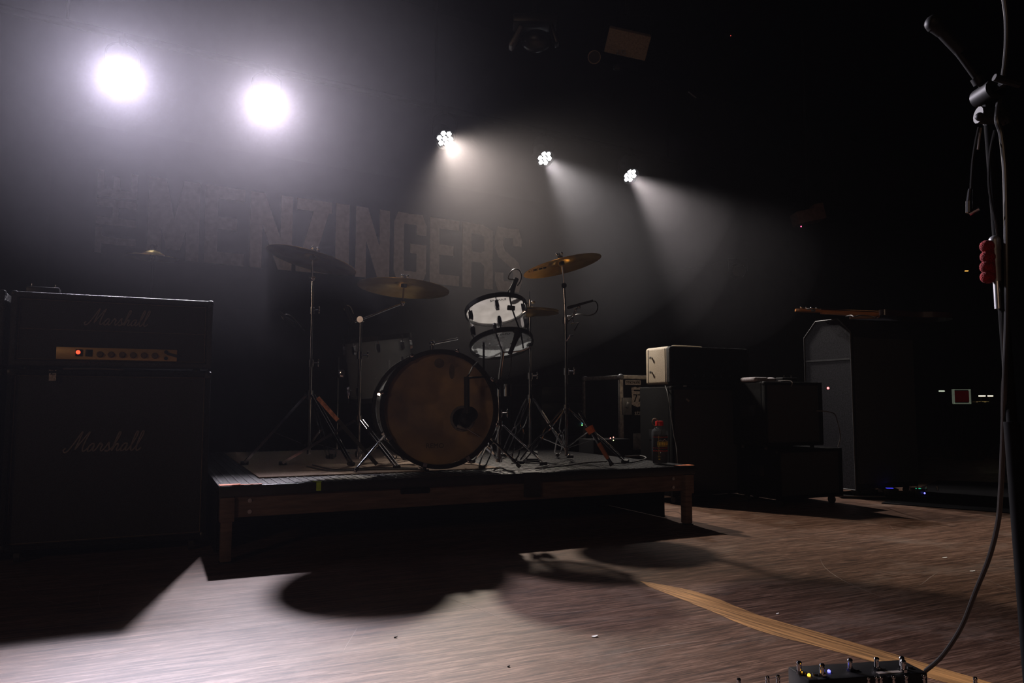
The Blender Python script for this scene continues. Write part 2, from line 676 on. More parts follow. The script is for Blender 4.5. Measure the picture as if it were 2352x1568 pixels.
# bare strip of pale wood let into the floor, running towards the camera
tp_ = [(1470, 1334), (1560, 1350), (1632, 1369), (1739, 1411), (1898, 1457), (2039, 1498), (2290, 1572)]
bt_ = [(1490, 1347), (1560, 1374), (1632, 1403), (1739, 1447), (1898, 1490), (2039, 1530), (2190, 1572)]
tp_ = smoothpath([onz(x, y, 0) for x, y in tp_], 4)
bt_ = smoothpath([onz(x, y, 0) for x, y in bt_], 4)
rs = random.Random(5)
for lst in (tp_, bt_):
    for v_ in lst[1:-1]:
        v_.x += rs.uniform(-0.0015, 0.0015)
sq = (tp_[-1] - tp_[0]).normalized()
SR = Matrix(((sq.x, sq.y, 0), (-sq.y, sq.x, 0), (0, 0, 1)))
g = G()
A_ = [g.bm.verts.new(SR @ (v_ - tp_[0]) + Vector((0, 0, 0.0008))) for v_ in tp_]
B_ = [g.bm.verts.new(SR @ (v_ - tp_[0]) + Vector((0, 0, 0.0008))) for v_ in bt_]
for k in range(len(A_) - 1):
    g.bm.faces.new((B_[k], B_[k + 1], A_[k + 1], A_[k]))
o = struct('trim_1', g, M_strip)
o.location = tp_[0]
o.rotation_euler = (0, 0, math.atan2(sq.y, sq.x))

# black sheet standing in for the shade on the boards at the far side
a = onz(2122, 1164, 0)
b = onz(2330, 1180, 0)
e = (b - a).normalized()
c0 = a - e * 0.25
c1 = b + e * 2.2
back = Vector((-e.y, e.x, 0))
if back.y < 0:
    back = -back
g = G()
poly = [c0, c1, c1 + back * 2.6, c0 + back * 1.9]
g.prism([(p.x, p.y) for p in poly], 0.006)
tag(obj('shade_sheet', g, M_cloth), 'black sheet standing in for shade over the far right end of the wooden stage floor', 'shade_sheet')

# ================================================================== RISER
CR = onz(503, 1117, RZ)
CR.z = 0
RW, RD = 2.44, 2.30
riser = thing('drum_riser', 'low timber drum riser with black ribbed deck and one orange taped corner', 'riser', CR, UANG)
g = G()
g.box((RW / 2, RD / 2, RZ - 0.012), (RW, RD, 0.024), bevel=0.003)
obj('deck', g, M_deck, riser)
g = G()
for k in range(66):
    x = 0.02 + k * (RW - 0.04) / 65
    g.box((x, RD / 2, RZ + 0.0008), (0.011, RD - 0.02, 0.0022))
obj('deck_rib', g, M_deck, riser, kind='stuff')
obj('deck_edge', G().box((RW / 2, 0.004, RZ - 0.022), (RW, 0.012, 0.044), bevel=0.002), M_plastic, riser)
obj('fascia_board', G().box((RW / 2 + 0.02, 0.04, RZ - 0.044 - 0.045), (RW - 0.09, 0.03, 0.09), bevel=0.003), M_pine, riser)
obj('fascia_board', G().box((RW / 2, RD - 0.03, RZ - 0.09), (RW - 0.06, 0.03, 0.09), bevel=0.003), M_pine, riser)
for x in (0.04, RW - 0.04):
    obj('side_board', G().box((x, RD / 2, RZ - 0.09), (0.03, RD - 0.06, 0.09), bevel=0.003), M_pine, riser)
for x in (0.035, RW - 0.035):
    for y in (0.035, RD - 0.05):
        lg = obj('leg', G().box((x, y, (RZ - 0.03) / 2 + 0.003), (0.045, 0.045, RZ - 0.036), bevel=0.004), M_pine, riser)
        obj('foot_pad', G().box((x, y, 0.002), (0.05, 0.05, 0.004)), M_rubber, lg)
    obj('corner_block', G().box((x, 0.028, RZ - 0.098), (0.058, 0.052, 0.10), bevel=0.004), M_pine, riser)
g = G()
obj('light_block', G().box((RW / 2, RD - 0.01, (RZ - 0.05) / 2), (RW - 0.02, 0.008, RZ - 0.056)), M_cloth, riser)  # cloth sheets added to keep lamp light from passing under the riser
for x in (0.012, RW - 0.012):
    obj('light_block', G().box((x, RD / 2 + 0.12, (RZ - 0.05) / 2), (0.008, RD - 0.30, RZ - 0.056)), M_cloth, riser)
obj('handle_slot', G().box((0.85, 0.022, RZ - 0.060), (0.14, 0.008, 0.026), bevel=0.006), M_black, riser)
for x in (0.13, 0.13, RW - 0.16):
    pass
for x, z in ((0.125, RZ - 0.066), (0.125, RZ - 0.112), (RW - 0.13, RZ - 0.066), (RW - 0.13, RZ - 0.112)):
    obj('bolt', G().cyl((x, 0.026, z), (x, 0.02, z), 0.009, n=10), M_steel, riser)
obj('tape_patch', G().box((0.045, 0.03, RZ + 0.0028), (0.085, 0.055, 0.001)).box((0.11, 0.010, RZ + 0.0028), (0.12, 0.016, 0.001)), M_tape_o, riser, label='orange tape on the near left corner')
obj('tape_patch', G().box((RW - 0.05, 0.03, RZ + 0.0028), (0.10, 0.05, 0.001)), M_tape_o, riser, label='orange tape on the right corner')
obj('tape_tab', G().box((0.40, 0.006, RZ + 0.0028), (0.035, 0.03, 0.001)).box((0.405, -0.0035, RZ - 0.018), (0.02, 0.0012, 0.036)), M_tape_g, riser, label='bright green tape tab')
obj('tape_wrap', G().box((1.44, -0.003, RZ - 0.06), (0.09, 0.002, 0.11)).box((1.44, 0.03, RZ + 0.003), (0.09, 0.07, 0.001)), M_tape_k, riser, label='black tape over the edge')

def R2W(u_, v_, z=0.0):
    return CR + U * u_ + V * v_ + Vector((0, 0, z))

# rug on the riser
RUGZ = RZ + 0.0022
g = G()
g.box((0.19 + 0.60, 0.27 + 0.95, RUGZ + 0.0025), (1.20, 1.9, 0.005), bevel=0.0015)
rug = obj('drum_rug', g, M_rug)
rug.location = CR
rug.rotation_euler = (0, 0, UANG)
tag(rug, 'brown pile rug spread under the drum kit on the riser deck', 'rug')
RT = RUGZ + 0.0052           # standing height on the rug


# ================================================================== BANNER
BZ0 = 1.715
LHT = 0.60
banner_o = WP + WN * 0.0
banner = thing('stage_banner', 'black cloth banner with large worn cream block lettering on the back wall', 'banner', (WP.x, WP.y, 0), WANG)
# local x runs along the wall, local -y towards the room
g = G()
NX, NZ = 60, 10
x0, x1, z0, z1 = -3.85, 0.55, 1.38, 2.62
vv = {}
for i in range(NX + 1):
    for j in range(NZ + 1):
        x = x0 + (x1 - x0) * i / NX
        z = z0 + (z1 - z0) * j / NZ
        y = 0.022 + 0.004 * math.sin(x * 2.1 + 0.4 * z)
        vv[i, j] = (g.bm.verts.new((x, y - 0.002, z)), g.bm.verts.new((x, y + 0.002, z)))
for i in range(NX):
    for j in range(NZ):
        for k in (0, 1):
            g.bm.faces.new((vv[i, j][k], vv[i + 1, j][k], vv[i + 1, j + 1][k], vv[i, j + 1][k]))
obj('cloth', g, M_cloth, banner)


def strokes(path, t):
    """thick mitred stroke -> list of quads"""
    pts = [Vector((p[0], p[1])) for p in path]
    L, R_ = [], []
    for i, p in enumerate(pts):
        d0 = (pts[i] - pts[i - 1]).normalized() if i > 0 else None
        d1 = (pts[i + 1] - pts[i]).normalized() if i < len(pts) - 1 else None
        if d0 is None:
            n_ = Vector((-d1.y, d1.x))
            k = 1
        elif d1 is None:
            n_ = Vector((-d0.y, d0.x))
            k = 1
        else:
            a_ = Vector((-d0.y, d0.x))
            b_ = Vector((-d1.y, d1.x))
            n_ = (a_ + b_).normalized()
            k = 1 / max(0.4, n_.dot(a_))
        L.append(p + n_ * (t / 2 * k))
        R_.append(p - n_ * (t / 2 * k))
    q = []
    for i in range(len(pts) - 1):
        q.append([(v.x, v.y) for v in (R_[i], R_[i + 1], L[i + 1], L[i])])
    return q


def glyph(ch, w_, t=0.125):
    q = []
    rc = lambda a, b, c, d: q.append([(a, b), (c, b), (c, d), (a, d)])
    if ch in 'ERTHIMNZ':
        pass
    if ch == 'E':
        rc(0, 0, t, 1); rc(0, 0, w_, t); rc(0, 1 - t, w_, 1); rc(0, 0.45, w_ * 0.8, 0.45 + t)
    elif ch == 'I':
        rc(0, 0, w_, 1)
    elif ch == 'T':
        rc(w_ / 2 - t / 2, 0, w_ / 2 + t / 2, 1); rc(0, 1 - t, w_, 1)
    elif ch == 'H':
        rc(0, 0, t, 1); rc(w_ - t, 0, w_, 1); rc(0, 0.45, w_, 0.45 + t)
    elif ch == 'N':
        rc(0, 0, t, 1); rc(w_ - t, 0, w_, 1)
        q.append([(w_ - t * 1.15, 0), (w_, 0), (t * 1.15, 1), (0, 1)])
    elif ch == 'M':
        rc(0, 0, t, 1); rc(w_ - t, 0, w_, 1)
        m_ = w_ / 2
        q.append([(m_ - t * .5, .12), (m_ + t * .5, .12), (t * 1.25, 1), (0, 1)])
        q.append([(m_ - t * .5, .12), (m_ + t * .5, .12), (w_, 1), (w_ - t * 1.25, 1)])
    elif ch == 'Z':
        rc(0, 0, w_, t); rc(0, 1 - t, w_, 1)
        q.append([(0, 0), (t * 1.35, 0), (w_, 1), (w_ - t * 1.35, 1)])
    elif ch == 'R':
        rc(0, 0, t, 1)
        h = t / 2
        q += strokes([(h, 1 - h), (w_ * .62, 1 - h), (w_ * .85, 1 - h - .05), (w_ - h, 1 - h - .16), (w_ - h, .62), (w_ * .85, .53), (w_ * .62, .48), (h, .48)], t)
        q += strokes([(w_ * .60, .50), (w_ * .84, .40), (w_ - h, .28), (w_ - h, 0)], t)
    elif ch == 'G':
        h = t / 2
        q += strokes([(w_ - h, .70), (w_ - h, .84), (w_ * .78, .93), (w_ * .5, 1 - h), (w_ * .22, .93), (h, .84), (h, .16), (w_ * .22, .07), (w_ * .5, h), (w_ * .78, .07), (w_ - h, .16), (w_ - h, .5)], t)
        rc(w_ * .5, .42, w_, .42 + t * .9)
    elif ch == 'S':
        h = t / 2
        q += strokes([(w_ - h, .73), (w_ - h, .84), (w_ * .78, .93), (w_ * .5, 1 - h), (w_ * .22, .93), (h, .84), (h, .70), (w_ * .25, .58), (w_ * .75, .42), (w_ - h, .30), (w_ - h, .16), (w_ * .78, .07), (w_ * .5, h), (w_ * .22, .07), (h, .16), (h, .28)], t)
    return q


def letter_obj(quads, sx, sz, ox, oz, rot=False):
    g = G()
    for q in quads:
        pts = []
        for (x, y) in q:
            if rot:
                X, Z = ox - y * sx, oz + x * sz
            else:
                X, Z = ox + x * sx, oz + y * sz
            pts.append((X, Z))
        n = len(pts)
        a_, b_ = [], []
        for X, Z in pts:
            y = 0.022 + 0.004 * math.sin(X * 2.1 + 0.4 * Z)
            a_.append(g.bm.verts.new((X, y - 0.0095, Z)))
            b_.append(g.bm.verts.new((X, y - 0.0045, Z)))
        g.bm.faces.new(a_)
        g.bm.faces.new(b_[::-1])
        for i in range(n):
            g.bm.faces.new((a_[i], a_[(i + 1) % n], b_[(i + 1) % n], b_[i]))
    bmesh.ops.subdivide_edges(g.bm, edges=[e_ for e_ in g.bm.edges if e_.calc_length() > 0.12], cuts=2, use_grid_fill=True)
    return obj('letter', g, M_letter, banner)


def wx(px):
    """distance along the banner for an image column at letter height"""
    d = ray(px, 560)
    t_ = (WP - CAMP).dot(WN) / d.dot(WN)
    return (CAMP + d * t_ - WP).dot(WD)


cols = [('M', 338, 458), ('E', 470, 562), ('N', 575, 672), ('Z', 682, 762), ('I', 772, 803), ('N', 818, 896),
        ('G', 906, 980), ('E', 989, 1056), ('R', 1064, 1134), ('S', 1139, 1200)]
for ch, p0_, p1_ in cols:
    a_, b_ = wx(p0_), wx(p1_)
    w_ = (b_ - a_) / LHT
    letter_obj(glyph(ch, w_, 0.155 if ch not in 'I' else 0.2), LHT, LHT, a_, BZ0)
# the small word stacked sideways before it
tx1 = wx(312)
tw = tx1 - wx(218)
zz = BZ0
for ch in 'THE':
    w_ = 0.185
    letter_obj(glyph(ch, 0.56, 0.16), tw, w_ / 0.56, tx1, zz, rot=True)
    zz += 0.205

# ================================================================== STAGE LIGHTS
bar = thing('lighting_bar', 'black horizontal pipe high on the back wall carrying the row of lamps', 'lighting bar', (0, 0, 0))
pa, pb = LP[0] + WD * -1.0, LP[4] + WD * 1.2
top = Vector((0, 0, 0.26))
obj('pipe', G().cyl(pa + top, pb + top, 0.024, n=14), M_black, bar)
for t_ in (0.1, 0.5, 0.9):
    q = pa.lerp(pb, t_) + top
    obj('hanger', G().cyl(q, (q.x, q.y, 4.3), 0.01, n=8), M_black, bar)

LN = ['blazing white lamp high at far left, glaring through the haze', 'blazing white lamp above the banner, right of the far left one',
      'white seven-lens lamp above the banner letters, middle of the row', 'white seven-lens lamp, second from the right end of the row',
      'white seven-lens lamp at the right end of the row']
for i in range(5):
    p = LP[i]
    d = (AIM[i] - p).normalized()
    t = thing('stage_lamp', LN[i], 'stage light', p, 0.0, 'row of stage lamps on the bar')
    R = frame(-d)
    M = R.to_4x4()
    g = G()
    g.lathe([(0.0, 0.16), (0.05, 0.16), (0.078, 0.12), (0.084, 0.0), (0.090, -0.022), (0.084, -0.022), (0.078, 0.006), (0.0, 0.008)], 24, M)
    obj('housing', g, M_black, t)
    cdir = R @ Vector((1, 0, 0))
    g = G()
    side = cdir if abs(cdir.z) < 0.5 else (R @ Vector((0, 1, 0)))
    side = Vector((side.x, side.y, 0)).normalized()
    yk = [side * 0.098 + (-d) * 0.05, side * 0.10 + Vector((0, 0, 0.16)), side * 0.03 + Vector((0, 0, 0.215)),
          side * -0.03 + Vector((0, 0, 0.215)), side * -0.10 + Vector((0, 0, 0.16)), side * -0.098 + (-d) * 0.05]
    g.tube(yk, 0.007, 6, 4)
    obj('yoke', g, M_black, t)
    obj('clamp', G().box((0, 0, 0.24), (0.04, 0.05, 0.075), bevel=0.008), M_black, t)
    ml = M_lensB if i < 2 else M_lens
    for k in range(7):
        rr = 0.0 if k == 0 else 0.050
        a_ = PI / 3 * k + 0.3
        c_ = R @ Vector((rr * math.cos(a_), rr * math.sin(a_), -0.001))
        g = G()
        mm = Matrix.Translation(c_) @ M
        g.lathe([(0.0, 0.004), (0.0225, 0.004), (0.0225, -0.004), (0.014, -0.009), (0.0, -0.011)], 6, mm)
        obj('lens', g, ml, t)


# ================================================================== AMPLIFIERS
SCRIPT = [
    [(0.02, .20), (-.06, .10), (.03, -.02), (.16, .08), (.30, .42), (.44, .86), (.52, 1.04), (.50, .70), (.46, .30), (.45, .12)],
    [(.45, .12), (.58, .45), (.74, .82), (.86, 1.04), (.80, .70), (.76, .30), (.80, .06), (.90, .06), (1.0, .20)],
    [(1.26, .36), (1.14, .42), (1.02, .24), (1.04, .04), (1.16, .06), (1.26, .34), (1.24, .10), (1.32, .04), (1.42, .20)],
    [(1.42, .20), (1.50, .44), (1.56, .36), (1.62, .38), (1.60, .12), (1.68, .04), (1.78, .18)],
    [(1.78, .18), (1.90, .48), (1.93, .30), (2.0, .12), (1.92, .0), (1.80, .06), (1.98, .04), (2.12, .2)],
    [(2.12, .20), (2.26, .70), (2.28, .96), (2.20, .96), (2.16, .50), (2.14, .02), (2.22, .30), (2.32, .40), (2.36, .28), (2.34, .08), (2.44, .04), (2.54, .2)],
    [(2.78, .36), (2.66, .42), (2.54, .24), (2.56, .04), (2.68, .06), (2.78, .34), (2.76, .10), (2.84, .04), (2.94, .20)],
    [(2.94, .20), (3.08, .66), (3.10, .98), (3.02, .98), (2.98, .50), (3.0, .10), (3.10, .03), (3.20, .18)],
    [(3.20, .18), (3.34, .66), (3.36, .98), (3.28, .98), (3.24, .50), (3.26, .10), (3.36, .03), (3.48, .16)],
]


def script_logo(x, y, z, width, parent):
    """raised cursive name plate in the plane y, first letter at x"""
    s = width / 3.6
    g = G()
    for st in SCRIPT:
        pts = [Vector((x + (px_ + py_ * 0.28) * s, y, z + (py_ - 0.05 + 0.0) * s)) for px_, py_ in st]
        g.tube(pts, s * 0.043, 6, 4)
    return obj('name_script', g, M_script, parent)


def piping(x0, x1, z0, z1, y, r, parent, m):
    g = G()
    pts = [(x0, y, z0), (x1, y, z0), (x1, y, z1), (x0, y, z1)]
    for i in range(4):
        g.cyl(pts[i], pts[(i + 1) % 4], r, n=6)
    return obj('piping', g, m, parent)


HW, HH, HD = 0.785, 0.312, 0.215
CABW, CABH, CABD = 0.785, 0.745, 0.36


def make_cab(label, loc, sticker=False):
    t = thing('speaker_cabinet', label, 'speaker cabinet', loc, UANG)
    g = G()
    th = 0.02
    # shell as five boards round a recessed baffle
    g.box((CABW / 2, CABD / 2 + 0.02, 0.055 + CABH / 2), (CABW, CABD - 0.04, CABH), bevel=0.012, seg=3)
    obj('body', g, M_tolex, t)
    g = G()
    zb, zt = 0.055, 0.055 + CABH
    for c_, s_ in (((CABW / 2, 0.02, zt - th / 2), (CABW, 0.044, th)), ((CABW / 2, 0.02, zb + th / 2), (CABW, 0.044, th)),
                   ((th / 2, 0.02, (zb + zt) / 2), (th, 0.044, CABH - 0.01)), ((CABW - th / 2, 0.02, (zb + zt) / 2), (th, 0.044, CABH - 0.01))):
        g.box(c_, s_, bevel=0.006)
    obj('front_frame', g, M_tolex, t)
    obj('grille', G().box((CABW / 2, 0.034, (zb + zt) / 2), (CABW - 2 * th, 0.012, CABH - 2 * th)), M_grille, t)
    piping(th + 0.006, CABW - th - 0.006, zb + th + 0.006, zt - th - 0.006, 0.025, 0.0022, t, M_gold)
    for x in (0.0, CABW):
        for z in (zb, zt):
            obj('corner_guard', G().box((x + (0.012 if x == 0 else -0.012), 0.012, z + (0.014 if z == zb else -0.014)), (0.032, 0.032, 0.034), bevel=0.010), M_plastic, t)
        hx = x
        obj('side_handle', G().box((hx, CABD / 2, 0.055 + CABH * 0.5), (0.010, 0.16, 0.09), bevel=0.004), M_plastic, t)
    for x in (0.06, CABW - 0.06):
        for y in (0.06, CABD - 0.05):
            g = G()
            g.cyl((x - 0.011, y, 0.0265), (x + 0.011, y, 0.0265), 0.0255, n=16)
            g.box((x, y, 0.05), (0.03, 0.04, 0.012))
            obj('caster', g, M_rubber, t)
    script_logo(0.215, 0.026, 0.455, 0.30, t)
    if sticker:
        g = G().box((0.162, 0.0, zt - 0.024), (0.026, 0.003, 0.046))
        s_ = obj('sticker', g, M_sticker, t, label='small pale sticker on the top rim')
        g = textmesh('Z', 0.030, facing((0.162, -0.0022, zt - 0.012), (0, -1, 0)))
        obj('sticker_print', g, M_black, s_)
    return t


def make_head(label, loc, full=True):
    t = thing('amplifier_head', label, 'amplifier', loc, UANG)
    z0 = 0.014
    g = G()
    g.box((HW / 2, HD / 2 + 0.014, z0 + HH / 2), (HW, HD - 0.028, HH), bevel=0.014, seg=3)
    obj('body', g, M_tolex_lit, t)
    g = G()
    th = 0.026
    zt = z0 + HH
    for c_, s_ in (((HW / 2, 0.012, zt - th / 2), (HW, 0.034, th)), ((HW / 2, 0.012, z0 + th / 2), (HW, 0.034, th)),
                   ((th / 2, 0.012, (z0 + zt) / 2), (th, 0.034, HH - 0.01)), ((HW - th / 2, 0.012, (z0 + zt) / 2), (th, 0.034, HH - 0.01))):
        g.box(c_, s_, bevel=0.009, seg=3)
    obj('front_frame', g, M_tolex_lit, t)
    obj('front_cloth', G().box((HW / 2, 0.022, (z0 + zt) / 2), (HW - 2 * th, 0.01, HH - 2 * th)), M_grille, t)
    piping(th + 0.004, HW - th - 0.004, z0 + th + 0.004, zt - th - 0.004, 0.013, 0.002, t, M_gold)
    g = G().cyl((th + 0.004, 0.014, z0 + 0.158), (HW - th - 0.004, 0.014, z0 + 0.158), 0.0016, n=6)
    obj('cross_piping', g, M_gold, t)
    pn = obj('control_panel', G().box((0.405, 0.010, z0 + 0.058), (0.47, 0.010, 0.052), bevel=0.002), M_goldplate, t)
    for k in range(6):
        x = 0.335 + k * 0.043
        g = G()
        g.cyl((x, 0.006, z0 + 0.055), (x, -0.010, z0 + 0.055), 0.0105, 0.0095, n=16)
        g.cyl((x, 0.006, z0 + 0.055), (x, 0.001, z0 + 0.055), 0.014, n=16)
        obj('knob', g, mat('dark_gold_knob', (0.16, 0.10, 0.05), 0.35, 0.4, 0.2, 60), pn)
    obj('power_switch', G().box((0.255, 0.004, z0 + 0.060), (0.027, 0.008, 0.030), bevel=0.002), M_plastic, pn, label='small black rocker switch')
    obj('switch_bezel', G().box((0.292, 0.004, z0 + 0.060), (0.027, 0.008, 0.030), bevel=0.002), M_plastic, pn)
    if full:
        obj('pilot_lamp', G().cyl((0.252, 0.002, z0 + 0.062), (0.252, -0.004, z0 + 0.062), 0.0085, n=16), led('red_pilot', (1.0, 0.05, 0.02), 3.0), pn, label='glowing red power lamp')
    for z in (0.072, 0.044):
        obj('input_jack', G().cyl((0.595, 0.006, z0 + z), (0.595, -0.004, z0 + z), 0.0085, n=12), M_plastic, pn)
    obj('tape_strip', G().box((0.622, 0.0035, z0 + 0.060), (0.05, 0.002, 0.012), R=Matrix.Rotation(0.28, 3, 'Y')), M_tape_k, pn)
    for x in (0.0, HW):
        obj('corner_guard', G().box((x + (0.012 if x == 0 else -0.012), 0.010, zt - 0.012), (0.03, 0.03, 0.03), bevel=0.011), M_plastic, t)
    g = G()
    pts = [(HW * 0.40, HD / 2, zt + 0.004), (HW * 0.44, HD / 2, zt + 0.012), (HW * 0.52, HD / 2, zt + 0.018), (HW * 0.60, HD / 2, zt + 0.012), (HW * 0.65, HD / 2, zt + 0.004)]
    for a_, b_ in zip(smoothpath(pts, 4)[:-1], smoothpath(pts, 4)[1:]):
        c_ = (a_ + b_) / 2
        g.box(c_, ((b_ - a_).length + 0.002, 0.024, 0.004), R=Matrix.Rotation(-math.atan2(b_.z - a_.z, b_.x - a_.x), 3, 'Y'))
    hd_ = obj('carry_handle', g, M_plastic, t)
    for x in (HW * 0.395, HW * 0.655):
        obj('handle_bracket', G().box((x, HD / 2, zt + 0.004), (0.03, 0.032, 0.008), bevel=0.002), M_steel, t)
    for x in (0.06, HW - 0.06):
        for y in (0.04, HD - 0.03):
            obj('foot', G().cyl((x, y, 0), (x, y, z0 + 0.002), 0.014, n=12), M_rubber, t)
    script_logo(0.272, 0.014, z0 + 0.187, 0.25, t)
    return t


ML = at(30, 700, 3.15)
ML = Vector((ML.x, ML.y, 0)) - U * 0.008
cab1 = make_cab('tall black speaker cabinet with script name plate, under the lit amplifier head', ML, True)
CT = 0.055 + CABH
head1 = make_head('black amplifier head with glowing red lamp and gold control panel', ML + Vector((0, 0, CT + 0.0)))
ML2 = ML - U * (HW + 0.02) + V * 0.0
cab2 = make_cab('black speaker cabinet cut off by the left picture edge', ML2)
head2 = make_head('black amplifier head cut off by the left picture edge, only a rounded corner showing', ML2 + Vector((0, 0, CT)), False)
# metal strip in the gap between head and cabinet
t = obj('cable', G().tube([ML + U * 0.20 + V * -0.006 + Vector((0, 0, CT + 0.004)), ML + U * 0.33 + V * -0.008 + Vector((0, 0, CT + 0.007)), ML + U * 0.42 + V * 0.0 + Vector((0, 0, CT + 0.004)), ML + U * 0.50 + V * 0.10 + Vector((0, 0, CT + 0.004))], 0.0035, 8), M_greycable)
tag(t, 'thin grey cable lying in the gap between amplifier head and left cabinet', 'cable')
rail = obj('chrome_rail', G().box((0.42, 0.005, CT - 0.001 + 0.003), (0.42, 0.008, 0.003)), M_chrome)
rail.parent = cab1

# small effects pedal on the head
pt = ML + U * 0.055 + V * 0.10 + Vector((0, 0, CT + 0.014 + HH))
t = thing('effects_pedal', 'small dark effects pedal with two chrome knobs on top of the amplifier head', 'effects pedal', pt, UANG)
obj('case', G().box((0.045, 0.03, 0.019), (0.125, 0.075, 0.034), bevel=0.006), M_plastic, t)
for x in (0.0, 0.088):
    g = G()
    g.cyl((x + 0.0, 0.03, 0.036), (x, 0.03, 0.041), 0.0075, n=12)
    g.cyl((x, 0.03, 0.041), (x, 0.03, 0.052), 0.0045, n=12)
    obj('knob', g, M_chrome, t)


# ---- right hand side backline
def cabinet_box(name, label, cat, loc, w_, d_, h_, body, front=None, casters=True, feet=0.05):
    t = thing(name, label, cat, loc, UANG)
    z0 = feet
    obj('body', G().box((w_ / 2, d_ / 2 + 0.012, z0 + (h_ - z0) / 2), (w_, d_ - 0.024, h_ - z0), bevel=0.010, seg=3), body, t)
    g = G()
    th = 0.02
    for c_, s_ in (((w_ / 2, 0.01, h_ - th / 2), (w_, 0.03, th)), ((w_ / 2, 0.01, z0 + th / 2), (w_, 0.03, th)),
                   ((th / 2, 0.01, (z0 + h_) / 2), (th, 0.03, h_ - z0 - 0.01)), ((w_ - th / 2, 0.01, (z0 + h_) / 2), (th, 0.03, h_ - z0 - 0.01))):
        g.box(c_, s_, bevel=0.005)
    obj('front_frame', g, body, t)
    obj('grille', G().box((w_ / 2, 0.018, (z0 + h_) / 2), (w_ - 2 * th, 0.01, h_ - z0 - 2 * th)), front or M_grille, t)
    for x in (0.05, w_ - 0.05):
        for y in (0.05, d_ - 0.04):
            if casters:
                obj('caster', G().cyl((x - 0.01, y, z0 / 2), (x + 0.01, y, z0 / 2), z0 / 2, n=14), M_rubber, t)
            else:
                obj('foot', G().cyl((x, y, 0), (x, y, z0 + 0.002), 0.013, n=12), M_rubber, t)
    for x in (0.0, w_):
        obj('side_handle', G().box((x, d_ / 2, z0 + (h_ - z0) * 0.55), (0.008, 0.14, 0.07), bevel=0.003), M_plastic, t)
        obj('corner_guard', G().box((x + (0.01 if x == 0 else -0.01), 0.010, h_ - 0.012), (0.026, 0.026, 0.028), bevel=0.009), M_plastic, t)
    return t


c1 = at(1541, 887, 5.02)
c1z = c1.z
C1 = Vector((c1.x, c1.y, 0))
cabA = cabinet_box('speaker_cabinet', 'black speaker cabinet under the cream amplifier head', 'speaker cabinet', C1, 0.80, 0.36, c1z, M_shadetolex)
obj('name_badge', G().box((0.13, -0.006, c1z - 0.09), (0.03, 0.003, 0.012), R=Matrix.Rotation(0.6, 3, 'Y')), M_script, cabA)

hx, hy, hz = 0.685, 0.275, 0.255
t = thing('amplifier_head', 'cream covered amplifier head with dark front on black cabinet', 'amplifier', C1 + U * 0.004 + V * 0.02 + Vector((0, 0, c1z)), UANG)
z0 = 0.014
obj('body', G().box((hx / 2, hy / 2 + 0.01, z0 + hz / 2), (hx, hy - 0.02, hz), bevel=0.022, seg=4), M_cream, t)
g = G()
for c_, s_ in (((hx / 2, 0.016, z0 + hz - 0.013), (hx - 0.02, 0.04, 0.024)), ((hx / 2, 0.016, z0 + 0.013), (hx - 0.02, 0.04, 0.024)),
               ((0.013, 0.016, z0 + hz / 2), (0.024, 0.04, hz - 0.02)), ((hx - 0.013, 0.016, z0 + hz / 2), (0.024, 0.04, hz - 0.02))):
    g.box(c_, s_, bevel=0.008, seg=3)
obj('front_frame', g, M_tolex, t)  # cream frame coloured black, standing in for the unlit front
obj('front_panel', G().box((hx / 2, 0.004, z0 + hz / 2), (hx - 0.045, 0.022, hz - 0.04), bevel=0.003), M_black, t, label='near black front panel')
for y in (0.045, hy - 0.04):
    g = G()
    g.box((-0.0005, y, z0 + hz / 2), (0.002, 0.003, hz - 0.03))
    obj('seam', g, M_black, t)
for z in (z0 + 0.085, z0 + 0.185):
    g = G()
    g.cyl((0.002, hy * 0.70, z), (-0.012, hy * 0.70, z), 0.0065, n=10)
    g.cyl((-0.012, hy * 0.70, z), (-0.015, hy * 0.70, z), 0.009, n=10)
    obj('side_stud', g, M_steel, t)
g = G()
g.tube([(0.12, hy / 2, z0 + hz + 0.003), (0.14, hy / 2, z0 + hz + 0.012), (0.2, hy / 2, z0 + hz + 0.013), (0.36, hy / 2, z0 + hz + 0.011), (0.39, hy / 2, z0 + hz + 0.003)], 0.006, 6, 4)
obj('carry_handle', g, M_cream, t)
for x in (0.05, hx - 0.05):
    for y in (0.05, hy - 0.04):
        obj('foot', G().cyl((x, y, 0), (x, y, z0 + 0.003), 0.013, n=12), M_rubber, t)
for k in range(6):
    obj('knob', G().cyl((0.12 + k * 0.075, -0.006, z0 + 0.06), (0.12 + k * 0.075, -0.02, z0 + 0.06), 0.009, n=12), M_plastic, t)

# cable hanging down the left side of that cabinet
q0 = at(1530, 889, 5.0)
pts = [at(1528, 886, 5.10), at(1534, 905, 5.0), at(1541, 950, 4.98), at(1548, 1000, 4.97), at(1553, 1022, 4.96), at(1556, 1062, 4.95), onz(1556, 1150, 0.006)]
pts[0].z = c1z + 0.006
t = obj('cable', G().tube(pts, 0.0035, 6, 6), M_greycable)
tag(t, 'thin grey cable hanging down the front corner of the cabinet behind the bottle', 'cable')

